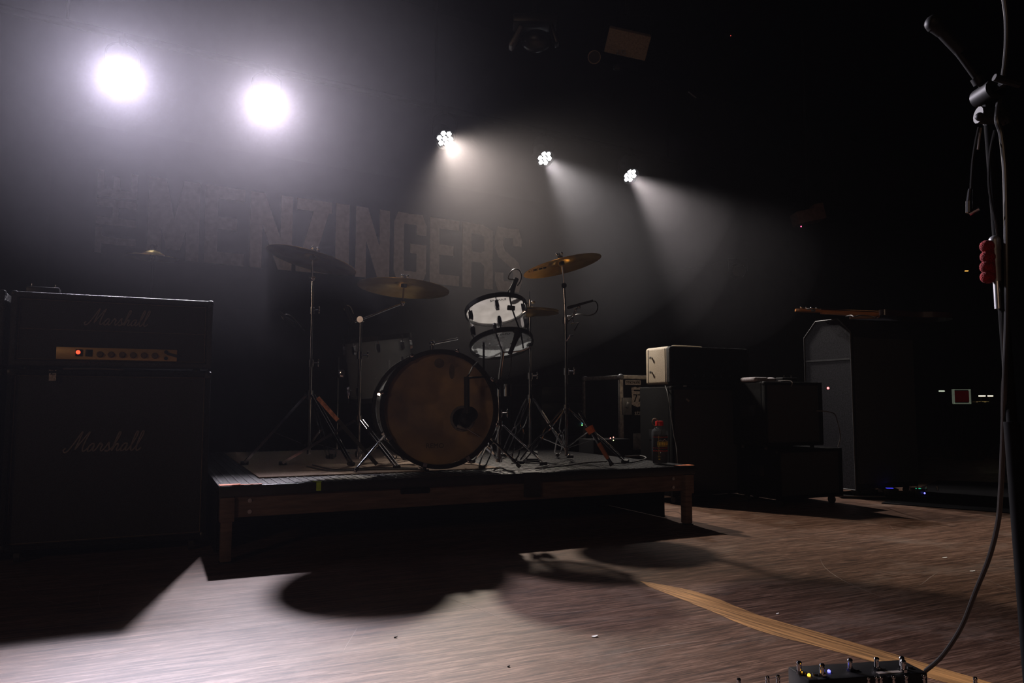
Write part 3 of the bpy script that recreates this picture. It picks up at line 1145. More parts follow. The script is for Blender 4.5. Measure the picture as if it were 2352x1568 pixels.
# flight case behind
k0 = at(1424, 861, 5.75)
K = Vector((k0.x, k0.y, 0))
kz = k0.z
t = thing('flight_case', 'black road case with worn metal edges and stickers behind the bottle', 'flight case', K, UANG)
kw, kd = 0.62, 0.55
obj('body', G().box((kw / 2, kd / 2, 0.07 + (kz - 0.07) / 2), (kw - 0.012, kd - 0.012, kz - 0.075), bevel=0.003), M_black, t)
ed = []
for x in (0, kw):
    for y in (0, kd):
        obj('edge_strip', G().box((x + (0.013 if x == 0 else -0.013), y + (0.013 if y == 0 else -0.013), (0.07 + kz) / 2), (0.03, 0.03, kz - 0.07), bevel=0.003), M_alu, t)
for z in (0.085, kz - 0.015):
    for y in (0, kd):
        obj('edge_strip', G().box((kw / 2, y + (0.013 if y == 0 else -0.013), z), (kw - 0.05, 0.029, 0.03), bevel=0.003), M_alu, t)
    for x in (0, kw):
        obj('edge_strip', G().box((x + (0.013 if x == 0 else -0.013), kd / 2, z), (0.029, kd - 0.05, 0.03), bevel=0.003), M_alu, t)
for x in (0, kw):
    for y in (0, kd):
        for z in (0.085, kz - 0.016):
            obj('ball_corner', G().sph((x + (0.014 if x == 0 else -0.014), y + (0.014 if y == 0 else -0.014), z), 0.027, n=10), M_grey, t)
lt = obj('latch', G().box((0.055, -0.004, kz - 0.235), (0.085, 0.012, 0.13), bevel=0.004), M_grey, t)
obj('latch_wing', G().box((0.055, -0.014, kz - 0.225), (0.03, 0.01, 0.045), R=Matrix.Rotation(0.3, 3, 'Y'), bevel=0.003), M_steel, lt)
s_ = obj('sticker', G().box((0.115, -0.002, kz - 0.055), (0.14, 0.002, 0.036)), M_sticker, t, label='pale name sticker with dark capitals')
obj('sticker_print', textmesh('MENZINGERS', 0.026, facing((0.115, -0.0045, kz - 0.055), (0, -1, 0)), squeeze=0.8), M_black, s_)
g = G()
cx_, cz_ = 0.155, kz - 0.165
out = [(-.055, .07), (-.02, .078), (.0, .07), (.02, .078), (.055, .07), (.05, .0), (.06, -.055), (0, -.078), (-.06, -.055), (-.05, 0)]
M = facing((cx_, -0.001, cz_), (0, -1, 0))
g.prism(out, 0.0016, M)
s_ = obj('sticker', g, M_sticker, t, label='pale shield shaped sticker with dark figures')
g = textmesh('77', 0.085, facing((cx_, -0.004, cz_ - 0.012), (0, -1, 0)))
g.box((cx_, -0.0035, cz_ + 0.050), (0.07, 0.001, 0.010))
obj('sticker_print', g, M_black, s_)
obj('stencil', textmesh('sta.', 0.055, facing((0.165, 0.002, kz - 0.285), (0, -1, 0))), M_sticker, t)
for k in range(4):
    obj('wheel', G().cyl((0.08 + (k % 2) * (kw - 0.16) - 0.012, 0.08 + (k // 2) * (kd - 0.16), 0.035), (0.08 + (k % 2) * (kw - 0.16) + 0.012, 0.08 + (k // 2) * (kd - 0.16), 0.035), 0.034, n=14), M_rubber, t)
dish = obj('recess_handle', G().box((0.19, -0.001, kz - 0.50), (0.16, 0.008, 0.12), bevel=0.004), M_grey, t)
obj('bail', G().tube([(0.14, -0.008, kz - 0.46), (0.16, -0.012, kz - 0.50), (0.22, -0.012, kz - 0.52), (0.24, -0.008, kz - 0.47)], 0.004, 6), M_steel, dish)

# black rack with small lights behind the drums
rk = at(1343, 885, 6.1)
t = thing('equipment_rack', 'black rack behind the right cymbal stand showing tiny coloured lights', 'rack', (0.25, 6.45, 0), UANG)
rkz = at(1343, 880, 6.1).z
obj('body', G().box((0.25, 0.28, 0.03 + (rkz - 0.03) / 2), (0.56, 0.5, rkz - 0.03), bevel=0.006), M_black, t)
for k in range(5):
    u1 = obj('rack_unit', G().box((0.25, 0.026, rkz - 0.08 - k * 0.14), (0.48, 0.02, 0.12), bevel=0.002), M_plastic, t)
for k in range(4):
    obj('foot', G().cyl((0.05 + (k % 2) * 0.4, 0.08 + (k // 2) * 0.4, 0), (0.05 + (k % 2) * 0.4, 0.08 + (k // 2) * 0.4, 0.032), 0.02, n=10), M_rubber, t)


def ledat(px, py, Y, r, col, s, name, parent_t):
    p = at(px, py, Y)
    loc = Vector(parent_t.location)
    a = parent_t.rotation_euler.z
    l_ = Matrix.Rotation(-a, 3, 'Z') @ (p - loc)
    return obj('indicator_light', G().sph(l_, r, n=8), led(name, col, s), parent_t)


def face_y(root, px, py, yl):
    """world Y at which the view ray meets the local plane y=yl of root"""
    n = Matrix.Rotation(root.rotation_euler.z, 3, 'Z') @ Vector((0, 1, 0))
    p0 = Vector(root.location) + n * yl
    d = ray(px, py)
    return (CAMP + d * ((p0 - CAMP).dot(n) / d.dot(n))).y


for px_, py_, c_, s_, nm in ((1345, 906, (1, .12, .02), 1.5, 'dim_red'), (1352, 907, (1, .12, .02), 1.2, 'dim_red'), (1359, 906, (1, .12, .02), 1.5, 'dim_red'),
                             (1338, 971, (.15, .75, 1), 4, 'blue_led'), (1337, 976, (.3, 1, .3), 1.5, 'green_led')):
    ledat(px_, py_, face_y(t, px_, py_, 0.012), 0.006, c_, s_, nm, t)
t2 = thing('power_unit', 'low black power box behind the drums with red and green indicator lights', 'power box', onz(1408, 1110, 0.0) * 1.0, UANG)
pbl = at(1406, 1040, 5.3)
t2.location = (pbl.x, pbl.y, 0)
obj('case', G().box((0, 0.1, 0.03 + 0.19), (0.30, 0.2, 0.38), bevel=0.006), M_plastic, t2)
for x in (-0.12, 0.12):
    obj('foot', G().box((x, 0.1, 0.015), (0.03, 0.18, 0.03)), M_rubber, t2)
for px_, py_, c_, s_, nm in ((1402, 1006, (1, .3, .25), 3, 'red_led'), (1409, 1004, (1, .3, .25), 3, 'red_led'), (1409, 1011, (.8, 1, .4), 2, 'lime_led')):
    ledat(px_, py_, face_y(t2, px_, py_, -0.001), 0.004, c_, s_, nm, t2)

# second stack: lower cabinet, upper combo, things on top
b0 = at(1786, 1033, 4.85)
BZ = b0.z
SB = Vector((b0.x, b0.y, 0))
cabB = cabinet_box('speaker_cabinet', 'low black speaker cabinet at the bottom of the stack left of the tall one', 'speaker cabinet', SB, 0.56, 0.38, BZ, M_shadetolex)
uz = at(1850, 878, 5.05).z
combo = cabinet_box('combo_amplifier', 'black combo amplifier with a red pilot light on the low cabinet', 'amplifier', SB + U * -0.07 + V * 0.03 + Vector((0, 0, BZ)), 0.50, 0.30, uz - BZ, M_shadetolex, casters=False, feet=0.02)
loc = Vector(combo.location)
ledat(1902, 891, face_y(combo, 1902, 891, 0.0), 0.008, (1, .12, .12), 5, 'red_jewel', combo)
top0 = loc + Vector((0, 0, uz - BZ))
obj('chrome_edge', G().box((0.28, 0.02, uz - BZ + 0.001), (0.24, 0.008, 0.003)), M_steel, combo)
# folded cloth
q = top0 + V * 0.14 + U * 0.02
g = G()
g.box((0.03, 0, 0.016), (0.12, 0.14, 0.030), bevel=0.013, seg=3)
g.box((0.10, 0.0, 0.014), (0.14, 0.10, 0.022), bevel=0.010, seg=3)
g.sph((0.17, 0, 0.018), 0.02, (1.6, 2.2, 0.8))
t = obj('folded_cloth', g, mat('grey_towel', (0.30, 0.27, 0.29), 0.95, 0, 0.3, 60, 0.5))
t.location = q
t.rotation_euler = (0, 0, UANG)
tag(t, 'small crumpled grey cloth on top of the combo amplifier', 'cloth')
t = thing('effects_pedal', 'small pedal with two chrome knobs on top of the combo amplifier', 'effects pedal', top0 + V * 0.10 + U * 0.28, UANG)
obj('case', G().box((0.04, 0.03, 0.017), (0.13, 0.07, 0.032), bevel=0.005), M_plastic, t)
for x in (0.02, 0.085):
    g = G()
    g.cyl((x, 0.03, 0.032), (x, 0.03, 0.038), 0.008, n=12)
    g.cyl((x, 0.03, 0.038), (x, 0.03, 0.05), 0.005, n=12)
    obj('knob', g, M_chrome, t)
pts = [top0 + U * 0.20 + V * 0.1 + Vector((0, 0, 0.006)), top0 + U * 0.225 + V * 0.03 + Vector((0, 0, 0.010)), top0 + U * 0.235 + V * -0.005 + Vector((0, 0, 0.0)), top0 + U * 0.222 + V * -0.008 + Vector((0, 0, -0.03))]
t = obj('cable', G().tube(pts, 0.003, 6), M_script)
tag(t, 'short white cable end hooked over the combo amplifier front edge', 'cable')
t = obj('cable', G().tube([at(1876, 943, 4.86), at(1893, 944, 4.84), at(1905, 946, 4.84), at(1916, 950, 4.88), at(1922, 962, 5.0), at(1930, 1000, 5.05), Vector((at(1936, 1050, 5.15).x, 5.22, BZ + 0.0))], 0.0035, 6), M_greycable)
tag(t, 'pale cable looping beside the combo amplifier towards the tall cabinet', 'cable')
obj('edge_highlight', G().box((0.33, 0.06, BZ + 0.0005), (0.28, 0.008, 0.003)), M_steel, cabB)  # steel strip drawn as the highlight along the low cabinet's top edge

# tall bass cabinet with clipped corners
f0 = at(1967, 1000, 5.3)
TB = Vector((f0.x, f0.y, 0))
tz = at(1935, 729, 5.32).z
t = thing('speaker_cabinet', 'tall dark cabinet with clipped top corners and grey scuffed side panel', 'speaker cabinet', TB, UANG)
TWD, TDP = 0.64, 0.44
outl = [(0.02, 0.06), (TDP, 0.06), (TDP, tz - 0.115), (TDP - 0.115, tz), (0.125, tz), (0.02, tz - 0.10)]
M = Matrix(((0, 0, 1, 0), (1, 0, 0, 0), (0, 1, 0, 0), (0, 0, 0, 1)))
g = G().prism(outl, TWD, M)
bmesh.ops.bevel(g.bm, geom=list(g.bm.edges), offset=0.005, segments=2, affect='EDGES')
tallb = obj('body', g, M_speck, t)
g = G()
rim = [(x, z) for x, z in outl]
for i in range(len(rim)):
    a_, b_ = rim[i], rim[(i + 1) % len(rim)]
    g.cyl((-0.001, a_[0], a_[1]), (-0.001, b_[0], b_[1]), 0.0045, n=6)
obj('edge_binding', g, mat('dark_binding', (0.05, 0.05, 0.055), 0.5, 0, 0.2, 40), t)
obj('grille', G().box((TWD / 2, 0.012, 0.06 + (tz - 0.16) / 2), (TWD - 0.05, 0.02, tz - 0.24)), M_grille, t)
obj('side_seam', G().box((-0.001, TDP / 2 + 0.01, tz * 0.77), (0.003, TDP - 0.04, 0.012)), MATS['dark_binding'], t)
for y in (0.07, TDP - 0.06):
    for x in (0.06, TWD - 0.06):
        obj('caster', G().cyl((x - 0.012, y, 0.031), (x + 0.012, y, 0.031), 0.03, n=14), M_rubber, t)

# electric bass resting across the top of it
nb0 = at(1826, 711, 5.50)
nb1 = at(1998, 719, 5.50)
d = (nb1 - nb0)
L = d.length
t = thing('electric_bass', 'dark electric bass with amber headstock lying across the tall cabinet', 'bass guitar', nb0)
R = frame(Vector((0, 0, 1)), d)
ax = d.normalized()
sy = Vector((-ax.y, ax.x, 0)).normalized()
su = ax.cross(sy)
zoff = tz + 0.012 + 0.02 - nb0.z
def lp(x, y, z):
    return ax * x + sy * y + Vector((0, 0, 1)) * z
g = G()
Mn = Matrix((ax, sy, Vector((0, 0, 1)))).transposed().to_4x4()
g.prism([(0.0, -0.02), (0.012, 0.035), (0.06, 0.045), (0.16, 0.04), (0.20, 0.022), (0.20, -0.022), (0.14, -0.034), (0.03, -0.036)], 0.015, Mn @ Matrix.Translation((0, 0, -0.010)))
obj('headstock', g, M_neck, t)
obj('neck', G().cyl(lp(0.19, 0, -0.004), lp(0.62, 0, -0.004), 0.020, 0.024, n=14), M_neck, t)
obj('fingerboard', G().box(lp(0.40, 0, 0.010), (0.44, 0.046, 0.006), R=Mn.to_3x3()), M_sunburst, t)
g = G()
bo = [(0.60, -0.04), (0.55, -0.13), (0.60, -0.165), (0.70, -0.13), (0.82, -0.12), (0.95, -0.17), (1.05, -0.15), (1.10, -0.05), (1.09, 0.08), (1.0, 0.165), (0.88, 0.15), (0.78, 0.12), (0.66, 0.16), (0.50, 0.18), (0.47, 0.15), (0.56, 0.09), (0.61, 0.04)]
bo = [(p.x, p.y) for p in smoothpath([Vector((x, y, 0)) for x, y in bo + [bo[0]]], 3)][:-1]
g.prism(bo, 0.04, Mn @ Matrix.Translation((0, 0, -0.030)))
obj('body', g, M_sunburst, t)
for k in range(4):
    x = 0.045 + 0.038 * k
    g = G()
    g.cyl(lp(x, 0.05, 0.0), lp(x, 0.062, 0.0), 0.004, n=8)
    g.sph(lp(x, 0.07, 0.002), 0.011, (1, 1, 0.5))
    g.cyl(lp(x, 0.0, 0.004), lp(x, 0.0, 0.018), 0.007, n=10)
    g.sph(lp(x, 0, 0.018), 0.008)
    obj('tuning_peg', g, M_chrome if k != 1 else M_chrome, t)
for k in range(4):
    y = -0.014 + 0.0093 * k
    obj('string', G().cyl(lp(0.05 + 0.038 * k, y, 0.016), lp(0.98, y * 1.3, 0.018), 0.0009, n=5), M_plastic, t)
obj('bridge', G().box(lp(0.99, 0, 0.014), (0.04, 0.08, 0.012), R=Mn.to_3x3()), M_plastic, t)
obj('pickup', G().box(lp(0.80, 0, 0.013), (0.03, 0.09, 0.008), R=Mn.to_3x3()), M_plastic, t)
# small clip tuner and cable hanging from neck
t = obj('clip_tuner', G().tube([at(1848, 712, 5.48), at(1861, 709, 5.46), at(1870, 714, 5.46)], 0.007, 6).sph(at(1868, 713, 5.46), 0.012, (1.4, 1, 0.7)), M_grey)
tag(t, 'small grey clip tuner clamped on the amber bass headstock', 'tuner')
cc = [at(1942, 727, 5.42), at(1955, 724, 5.38), at(1962, 733, 5.34), at(1975, 724, 5.4), at(1995, 725, 5.42), at(2012, 728, 5.45), at(2020, 721, 5.5)]
for p_ in cc:
    p_.z = max(p_.z, tz + 0.008)
t = obj('cable', G().tube(cc, 0.004, 6), M_greycable)
tag(t, 'coiled grey cable on top of the tall cabinet beside the bass neck', 'cable')

# ================================================================== DRUM KIT
def leg_tripod(t, cx_, cy_, zc, zl, rad, angs, foot_z, mleg, brace=True, wide=0.020, wires=False):
    """three double strip legs hung on a collar, local coordinates"""
    obj('collar', G().cyl((cx_, cy_, zc - 0.025), (cx_, cy_, zc + 0.025), 0.020, n=14), M_chrome, t)
    obj('lower_collar', G().cyl((cx_, cy_, zl - 0.015), (cx_, cy_, zl + 0.015), 0.018, n=14), M_chrome, t)
    for a_ in angs:
        d_ = Vector((math.cos(a_), math.sin(a_), 0))
        s_ = Vector((-d_.y, d_.x, 0))
        c_ = Vector((cx_, cy_, 0))
        top_ = c_ + d_ * 0.022 + Vector((0, 0, zc))
        ft = c_ + d_ * rad + Vector((0, 0, foot_z + 0.013))
        g = G()
        if wires:
            for sgn in (-1, 1):
                m1 = top_.lerp(ft, 0.16) + s_ * 0.017 * sgn
                m2 = top_.lerp(ft, 0.42) + s_ * 0.017 * sgn
                m3 = top_.lerp(ft, 0.50) + s_ * 0.004 * sgn
                m4 = top_.lerp(ft, 0.58) + s_ * 0.019 * sgn
                m5 = top_.lerp(ft, 0.94) + s_ * 0.019 * sgn
                g.tube([top_ + s_ * 0.008 * sgn, m1, m2, m3, m4, m5, ft], 0.0042, 6, 2)
        else:
            for sgn in (-1, 1):
                dd = (ft - top_)
                RR = frame(dd, s_)
                g.box((top_ + ft) / 2 + s_ * sgn * wide * 0.5, (0.003, 0.014, dd.length), R=RR)
        lg = obj('leg', g, mleg, t)
        obj('rubber_foot', G().cyl(ft - d_ * 0.02 + Vector((0, 0, -0.001)), ft + d_ * 0.02 + Vector((0, 0, -0.001)), 0.011, n=10), M_rubber, lg)
        if brace:
            mid = top_.lerp(ft, 0.55)
            bs = c_ + d_ * 0.018 + Vector((0, 0, zl))
            RR = frame(mid - bs, s_)
            obj('brace', G().box((mid + bs) / 2, (0.014, 0.003, (mid - bs).length), R=RR), M_chrome, t)


def stand_base(name, label, base, angs, zc, zl, rad, group=None, wires=False, fz=0.0):
    t = thing(name, label, 'stand', base, 0.0, group)
    leg_tripod(t, 0, 0, zc, zl, rad, angs, fz, M_chrome, wires=wires)
    return t


def cymbal(label, c, nrm, dia, mark=None, group='cymbals of the drum kit'):
    t = thing('cymbal', label, 'cymbal', c, 0.0, group)
    R = frame(nrm)
    r = dia / 2
    prof = [(0.006, 0.020), (0.02, 0.0195), (0.035, 0.015), (0.048, 0.006), (0.056, 0.0), (r * 0.5, -0.008), (r * 0.8, -0.017), (r * 0.97, -0.025), (r, -0.0262)]
    full = prof + [(x, z - 0.0018) for x, z in reversed(prof)]
    g = G().lathe(full, 72, R.to_4x4(), close=True)
    obj('bronze_disc', g, M_brass, t)
    return t, R


def upper_stand(t, pts, radii, wings=True, M_chrome=M_chrome):
    """stacked tubes with clamps and wing nuts, local points"""
    for i in range(len(pts) - 1):
        obj('tube', G().cyl(pts[i], pts[i + 1], radii[i], n=14), M_chrome, t)
        if i > 0:
            p_ = Vector(pts[i])
            cl = obj('height_clamp', G().cyl(p_ - Vector((0, 0, 0.022)), p_ + Vector((0, 0, 0.018)), radii[i - 1] + 0.007, n=14), M_chrome, t)
            g = G()
            g.cyl(p_ + Vector((radii[i - 1], 0, 0)), p_ + Vector((radii[i - 1] + 0.03, -0.008, 0)), 0.004, n=8)
            g.sph(p_ + Vector((radii[i - 1] + 0.034, -0.008, 0.008)), 0.009, (0.6, 1, 1.6))
            g.sph(p_ + Vector((radii[i - 1] + 0.034, -0.008, -0.008)), 0.009, (0.6, 1, 1.6))
            obj('wing_screw', g, M_chrome, cl)


def top_fixings(t, c, nrm, M_chrome=M_chrome):
    n_ = Vector(nrm).normalized()
    c = Vector(c)
    obj('lower_felt', G().cyl(c - n_ * 0.018, c - n_ * 0.001, 0.017, n=14), M_rubber, t)
    obj('felt', G().cyl(c + n_ * 0.021, c + n_ * 0.034, 0.016, n=14), M_rubber, t)
    sx = frame(n_) @ Vector((1, 0, 0))
    g = G().cyl(c + n_ * 0.034, c + n_ * 0.045, 0.007, n=10)
    g.cyl(c - n_ * 0.03, c + n_ * 0.055, 0.003, n=8)
    g.sph(c + n_ * 0.048 + sx * 0.014, 0.009, (1.1, .5, 1))
    g.sph(c + n_ * 0.048 - sx * 0.014, 0.009, (1.1, .5, 1))
    obj('wing_nut', g, M_chrome, t)


# ---- left crash
S1 = onz(710, 1066, RT)
S1 = at(710, 1000, 4.30)
S1.z = RT
c1n = Vector((0.22, 0.10, 1)).normalized()
CY1 = at(719, 588, 4.20)
t = stand_base('cymbal_stand', 'chrome straight cymbal stand at the left end of the kit', S1, [math.radians(a_) for a_ in (205, 325, 85)], 0.38, 0.10, 0.34, 'chrome cymbal stands')
a1 = CY1 - S1
upper_stand(t, [Vector((0, 0, 0.05)), Vector((0, 0, 0.56)), Vector((0.0, 0, 0.86)), Vector((0.0, 0, a1.z - 0.12))], [0.011, 0.0095, 0.008])
obj('tilter', G().sph((0, 0, a1.z - 0.11), 0.018).cyl((0, 0, a1.z - 0.11), a1 - c1n * 0.02, 0.006, n=8), M_chrome, t)
top_fixings(t, a1, c1n)
cy, _ = cymbal('large dark crash cymbal on the left chrome stand, tilted, seen from below', CY1, c1n, 0.50)

# ---- ride on boom
S2 = at(824, 1000, 4.22)
S2.z = RT
CY2 = at(928, 652, 4.30)
c2n = Vector((0.06, 0.08, 1)).normalized()
t = stand_base('cymbal_stand', 'chrome boom cymbal stand second from the left, with a slanting arm', S2, [math.radians(a_) for a_ in (190, 310, 70)], 0.24, 0.055, 0.40, 'chrome cymbal stands')
a2 = CY2 - S2
hub = at(834, 735, 4.24) - S2
upper_stand(t, [Vector((0, 0, 0.03)), Vector((0, 0, 0.60)), Vector((0, 0, hub.z))], [0.011, 0.0095])
obj('boom_joint', G().cyl(Vector((0, -0.02, hub.z)), Vector((0, 0.02, hub.z)), 0.018, n=14), M_chrome, t)
e2 = at(925, 697, 4.29) - S2
obj('boom_arm', G().cyl(Vector((0, 0, hub.z)) - (e2 - hub) * 0.15, e2, 0.0055, n=10), M_chrome, t)
obj('tilter', G().sph(e2, 0.015).cyl(e2, a2 - c2n * 0.02, 0.005, n=8), M_chrome, t)
top_fixings(t, a2, c2n)
cy, _ = cymbal('wide dark ride cymbal on the boom stand above the bass drum, nearly edge on', CY2, c2n, 0.52)

# ---- right crash (lit gold)
S3 = at(1301, 1000, 4.45)
S3.z = RT
CY3 = at(1289, 601, 4.38)
c3n = Vector((-0.24, 0.04, 1)).normalized()
t = stand_base('cymbal_stand', 'chrome cymbal stand at the right end of the kit with blue reflections', S3, [math.radians(a_) for a_ in (222, 330, 95)], 0.30, 0.08, 0.36, 'chrome cymbal stands', wires=True)
a3 = CY3 - S3
upper_stand(t, [Vector((0, 0, 0.03)), Vector((0, 0, 0.52)), Vector((-0.003, 0, 0.82)), Vector((-0.010, 0, a3.z - 0.14))], [0.011, 0.0095, 0.008])
tl = Vector((-0.010, 0, a3.z - 0.13))
obj('tilter', G().cyl(tl + Vector((0, -0.014, 0)), tl + Vector((0, 0.014, 0)), 0.016, n=14).cyl(tl, a3 - c3n * 0.02, 0.005, n=8), M_chrome, t)
top_fixings(t, a3, c3n)
cy, Rc = cymbal('golden crash cymbal at the right of the kit, lit bright with ink stamp underneath', CY3, c3n, 0.465)
ur = Rc @ Vector((1, 0, 0))
# maker's stamp on the underside
xr = Vector((1, 0.0, 0.22)).normalized()
cc_ = -c3n
pp = Vector((-0.155, -0.05, 0)) 
pp.z = -(pp.dot(Vector((c3n.x, c3n.y, 0)))) / c3n.z
pp = pp - c3n * 0.0225
x_ = (Vector((1, 0, 0)) - cc_ * cc_.x).normalized()
y_ = cc_.cross(x_)
Mx = Matrix.Translation(pp) @ Matrix((x_, y_, cc_)).transposed().to_4x4()
g = textmesh('A\u00b7ZBS', 0.050, Mx, depth=0.0012)
obj('stamp', g, M_black, cy, label='black maker stamp on the bronze underside')

# ---- fourth cymbal behind the left amplifier: only its edge glints
CY4 = at(352, 582, 4.65)
cy, _ = cymbal('dim cymbal edge glinting above the left amplifier head', CY4, Vector((0.05, -0.02, 1)), 0.30)
S4 = Vector((CY4.x, CY4.y, 0))
t = stand_base('cymbal_stand', 'cymbal stand standing behind the left amplifier stack', S4, [0.3, 2.4, 4.5], 0.36, 0.10, 0.30, 'chrome cymbal stands')
upper_stand(t, [Vector((0, 0, 0.03)), Vector((0, 0, 0.7)), Vector((0, 0, CY4.z - 0.03))], [0.011, 0.009], M_chrome=M_black)
top_fixings(t, Vector((0, 0, CY4.z)), Vector((0.05, -0.02, 1)), M_chrome=M_black)

# ---- hi-hat
S5 = at(1217, 1000, 4.62)
S5.z = RT
t = thing('hi_hat_stand', 'chrome hi-hat stand with wire legs standing right of the rack tom', 'stand', S5)
leg_tripod(t, 0, 0, 0.36, 0.07, 0.25, [math.radians(a_) for a_ in (248, 12, 130)], 0.0, M_chrome, brace=False, wires=True)
hz_ = at(1222, 716, 4.62).z - RT
upper_stand(t, [Vector((0, 0, 0.03)), Vector((0, 0, 0.50)), Vector((0, 0, hz_ - 0.03))], [0.010, 0.008])
obj('pull_rod', G().cyl((0, 0, 0.4), (0, 0, hz_ + 0.13), 0.003, n=8), M_chrome, t)
g = G().cyl((0, 0, hz_ + 0.02), (0, 0, hz_ + 0.075), 0.008, n=12)
g.sph((0.022, -0.004, hz_ + 0.06), 0.010, (1.4, .5, .8))
g.sph((-0.016, -0.004, hz_ + 0.05), 0.008, (1.2, .5, .8))
obj('clutch', g, M_chrome, t)
obj('pedal_board', G().box((0.01, -0.12, 0.03), (0.07, 0.24, 0.008), R=Matrix.Rotation(0.12, 3, 'X')).box((0.01, -0.12, 0.006), (0.09, 0.27, 0.010)), M_plastic, t)
for k, (sg, nm) in enumerate(((1, 'upper hi-hat cymbal on the rod right of the rack tom'), (-1, 'lower hi-hat cymbal just under the upper one'))):
    tt = thing('hi_hat_cymbal', nm, 'cymbal', S5 + Vector((0, 0, hz_ + (0.007 if sg > 0 else -0.007))), 0.0, 'pair of hi-hat cymbals')
    r = 0.178
    prof = [(0.006, 0.024), (0.02, 0.023), (0.04, 0.015), (0.05, 0.009), (r * .6, 0.005), (r, 0.0)]
    prof = [(a_, b_ * sg) for a_, b_ in prof]
    obj('bronze_disc', G().lathe(prof + [(a_, b_ - 0.0016) for a_, b_ in reversed(prof)], 56, None, close=True), M_brass, tt)


# ---- lugs / drum bodies
def lug(c, out, down, s=1.0):
    """tapered casting lying on the shell: c on shell, out radial, down along the shell"""
    out, down = Vector(out).normalized(), Vector(down).normalized()
    x = down.cross(out)
    R = Matrix((x, out, down)).transposed().to_4x4()
    g = G()
    M = Matrix.Translation(Vector(c)) @ R
    pr = [(-0.011, -0.028), (0.011, -0.028), (0.014, 0.012), (0.008, 0.030), (-0.008, 0.030), (-0.014, 0.012)]
    vs0 = [g.bm.verts.new(M @ Vector((x_ * s, -0.002, z_ * s))) for x_, z_ in pr]
    vs1 = [g.bm.verts.new(M @ Vector((x_ * s * 0.7, 0.013 * s, z_ * s * 0.82))) for x_, z_ in pr]
    g.bm.faces.new(vs0[::-1])
    g.bm.faces.new(vs1)
    for i in range(6):
        g.bm.faces.new((vs0[i], vs0[(i + 1) % 6], vs1[(i + 1) % 6], vs1[i]))
    return g


def make_drum(name, label, c, axis, r, depth, nl, top_m, bot_m, hoop_m, side, lug_m=None, shell_m=None, hoop_w=0.03, th=0.006, cat='drum', spin=0.0, hoop_extra=0.012):
    """axis points from far/batter head centre (c) to the other head"""
    t = thing(name, label, cat, c)
    ax_ = Vector(axis).normalized()
    R = frame(ax_, side)
    M = R.to_4x4()
    obj('shell', G().lathe([(r, 0.0), (r, depth), (r - th, depth), (r - th, 0.0)], 64, M, close=True), shell_m or M_acryl, t)
    obj('batter_head', G().lathe([(0, -0.0015), (r + 0.002, -0.0015), (r + 0.004, 0.006), (r + 0.002, 0.007), (r + 0.001, 0.0), (0, -0.0005)], 64, M), top_m, t)
    obj('front_head', G().lathe([(0, depth + 0.0015), (r + 0.002, depth + 0.0015), (r + 0.004, depth - 0.006), (r + 0.002, depth - 0.007), (r + 0.001, depth), (0, depth + 0.0005)], 64, M), bot_m, t)
    for z, s_ in ((0.0, -1), (depth, 1)):
        z0_, z1_ = z - s_ * 0.012, z + s_ * hoop_w * 0.6
        obj('hoop', G().lathe([(r + 0.005, z0_), (r + hoop_extra, z0_), (r + hoop_extra, z1_), (r + 0.004, z1_), (r + 0.003, z + s_ * 0.004)], 64, M, close=True), hoop_m, t)
    for k in range(nl):
        a_ = 2 * PI * (k + 0.5) / nl + spin
        o_ = R @ Vector((math.cos(a_), math.sin(a_), 0))
        for z, dn in ((min(0.055, depth * 0.28), 1), (depth - min(0.055, depth * 0.28), -1)):
            lg = obj('lug', lug(o_ * r + ax_ * z, o_, ax_ * dn), lug_m or M_chrome, t)
            z_end = -0.012 if dn == 1 else depth + 0.012
            obj('tension_rod', G().cyl(o_ * (r + 0.008) + ax_ * z, o_ * (r + 0.010) + ax_ * z_end, 0.0032, n=6), M_chrome, lg)
    return t, R


# rack tom
TBAT = at(1143, 712, 4.16)
TRES = at(1152, 789, 4.06)
tax = (TRES - TBAT)
tdep = 0.205
tax.normalize()
tax = Vector((0.15, -0.35, -0.92)).normalized()
TBAT = TRES - tax * tdep
tom, Rt = make_drum('rack_tom', 'clear rack tom with brightly lit white heads above the bass drum', TBAT, tax, 0.160, tdep, 6, M_film, M_clearfilm, M_stand, (1, 0, 0), lug_m=M_chrome, spin=0.0, hoop_w=0.022)
# marks on the two films
x_ = (Vector((1, 0, 0)) - tax * tax.x).normalized()
y_ = tax.cross(x_)
for zoff_, txt, off, sz in ((0.003, 'EVANS', 0.118, 0.030), (tdep + 0.003, 'REMO', 0.115, 0.026)):
    pp = tax * zoff_ + y_ * off + x_ * 0.012
    Mx = Matrix.Translation(pp) @ Matrix((x_, y_, tax)).transposed().to_4x4()
    if zoff_ < 0.1:
        Mx = Mx @ Matrix.Rotation(PI, 4, 'Z')
    obj('head_print', textmesh(txt, sz, Mx, depth=0.0004), M_black, tom)

# snare style stand under the tom
S6 = at(1146, 1000, 4.12)
S6.z = RT
t = thing('tom_stand', 'chrome basket stand holding the clear rack tom from below', 'stand', S6)
leg_tripod(t, 0, 0, 0.215, 0.035, 0.24, [math.radians(a_) for a_ in (250, 5, 130)], 0.0, M_chrome, brace=True, wires=True)
zk = at(1150, 880, 4.12).z - RT
upper_stand(t, [Vector((0, 0, 0.02)), Vector((0, 0, zk - 0.16)), Vector((0, 0, zk))], [0.011, 0.0095])
basket = TBAT + tax * (tdep + 0.05) - S6
obj('tilter', G().cyl((0, -0.022, zk), (0, 0.022, zk), 0.021, n=14).cyl((0, 0, zk), basket, 0.009, n=10), M_chrome, t)
obj('basket_nut', G().cyl(Vector((0.045, -0.02, zk - 0.07)), Vector((0.045, -0.02, zk - 0.005)), 0.020, n=16), M_chrome, t, label='fat chrome basket adjusting nut')
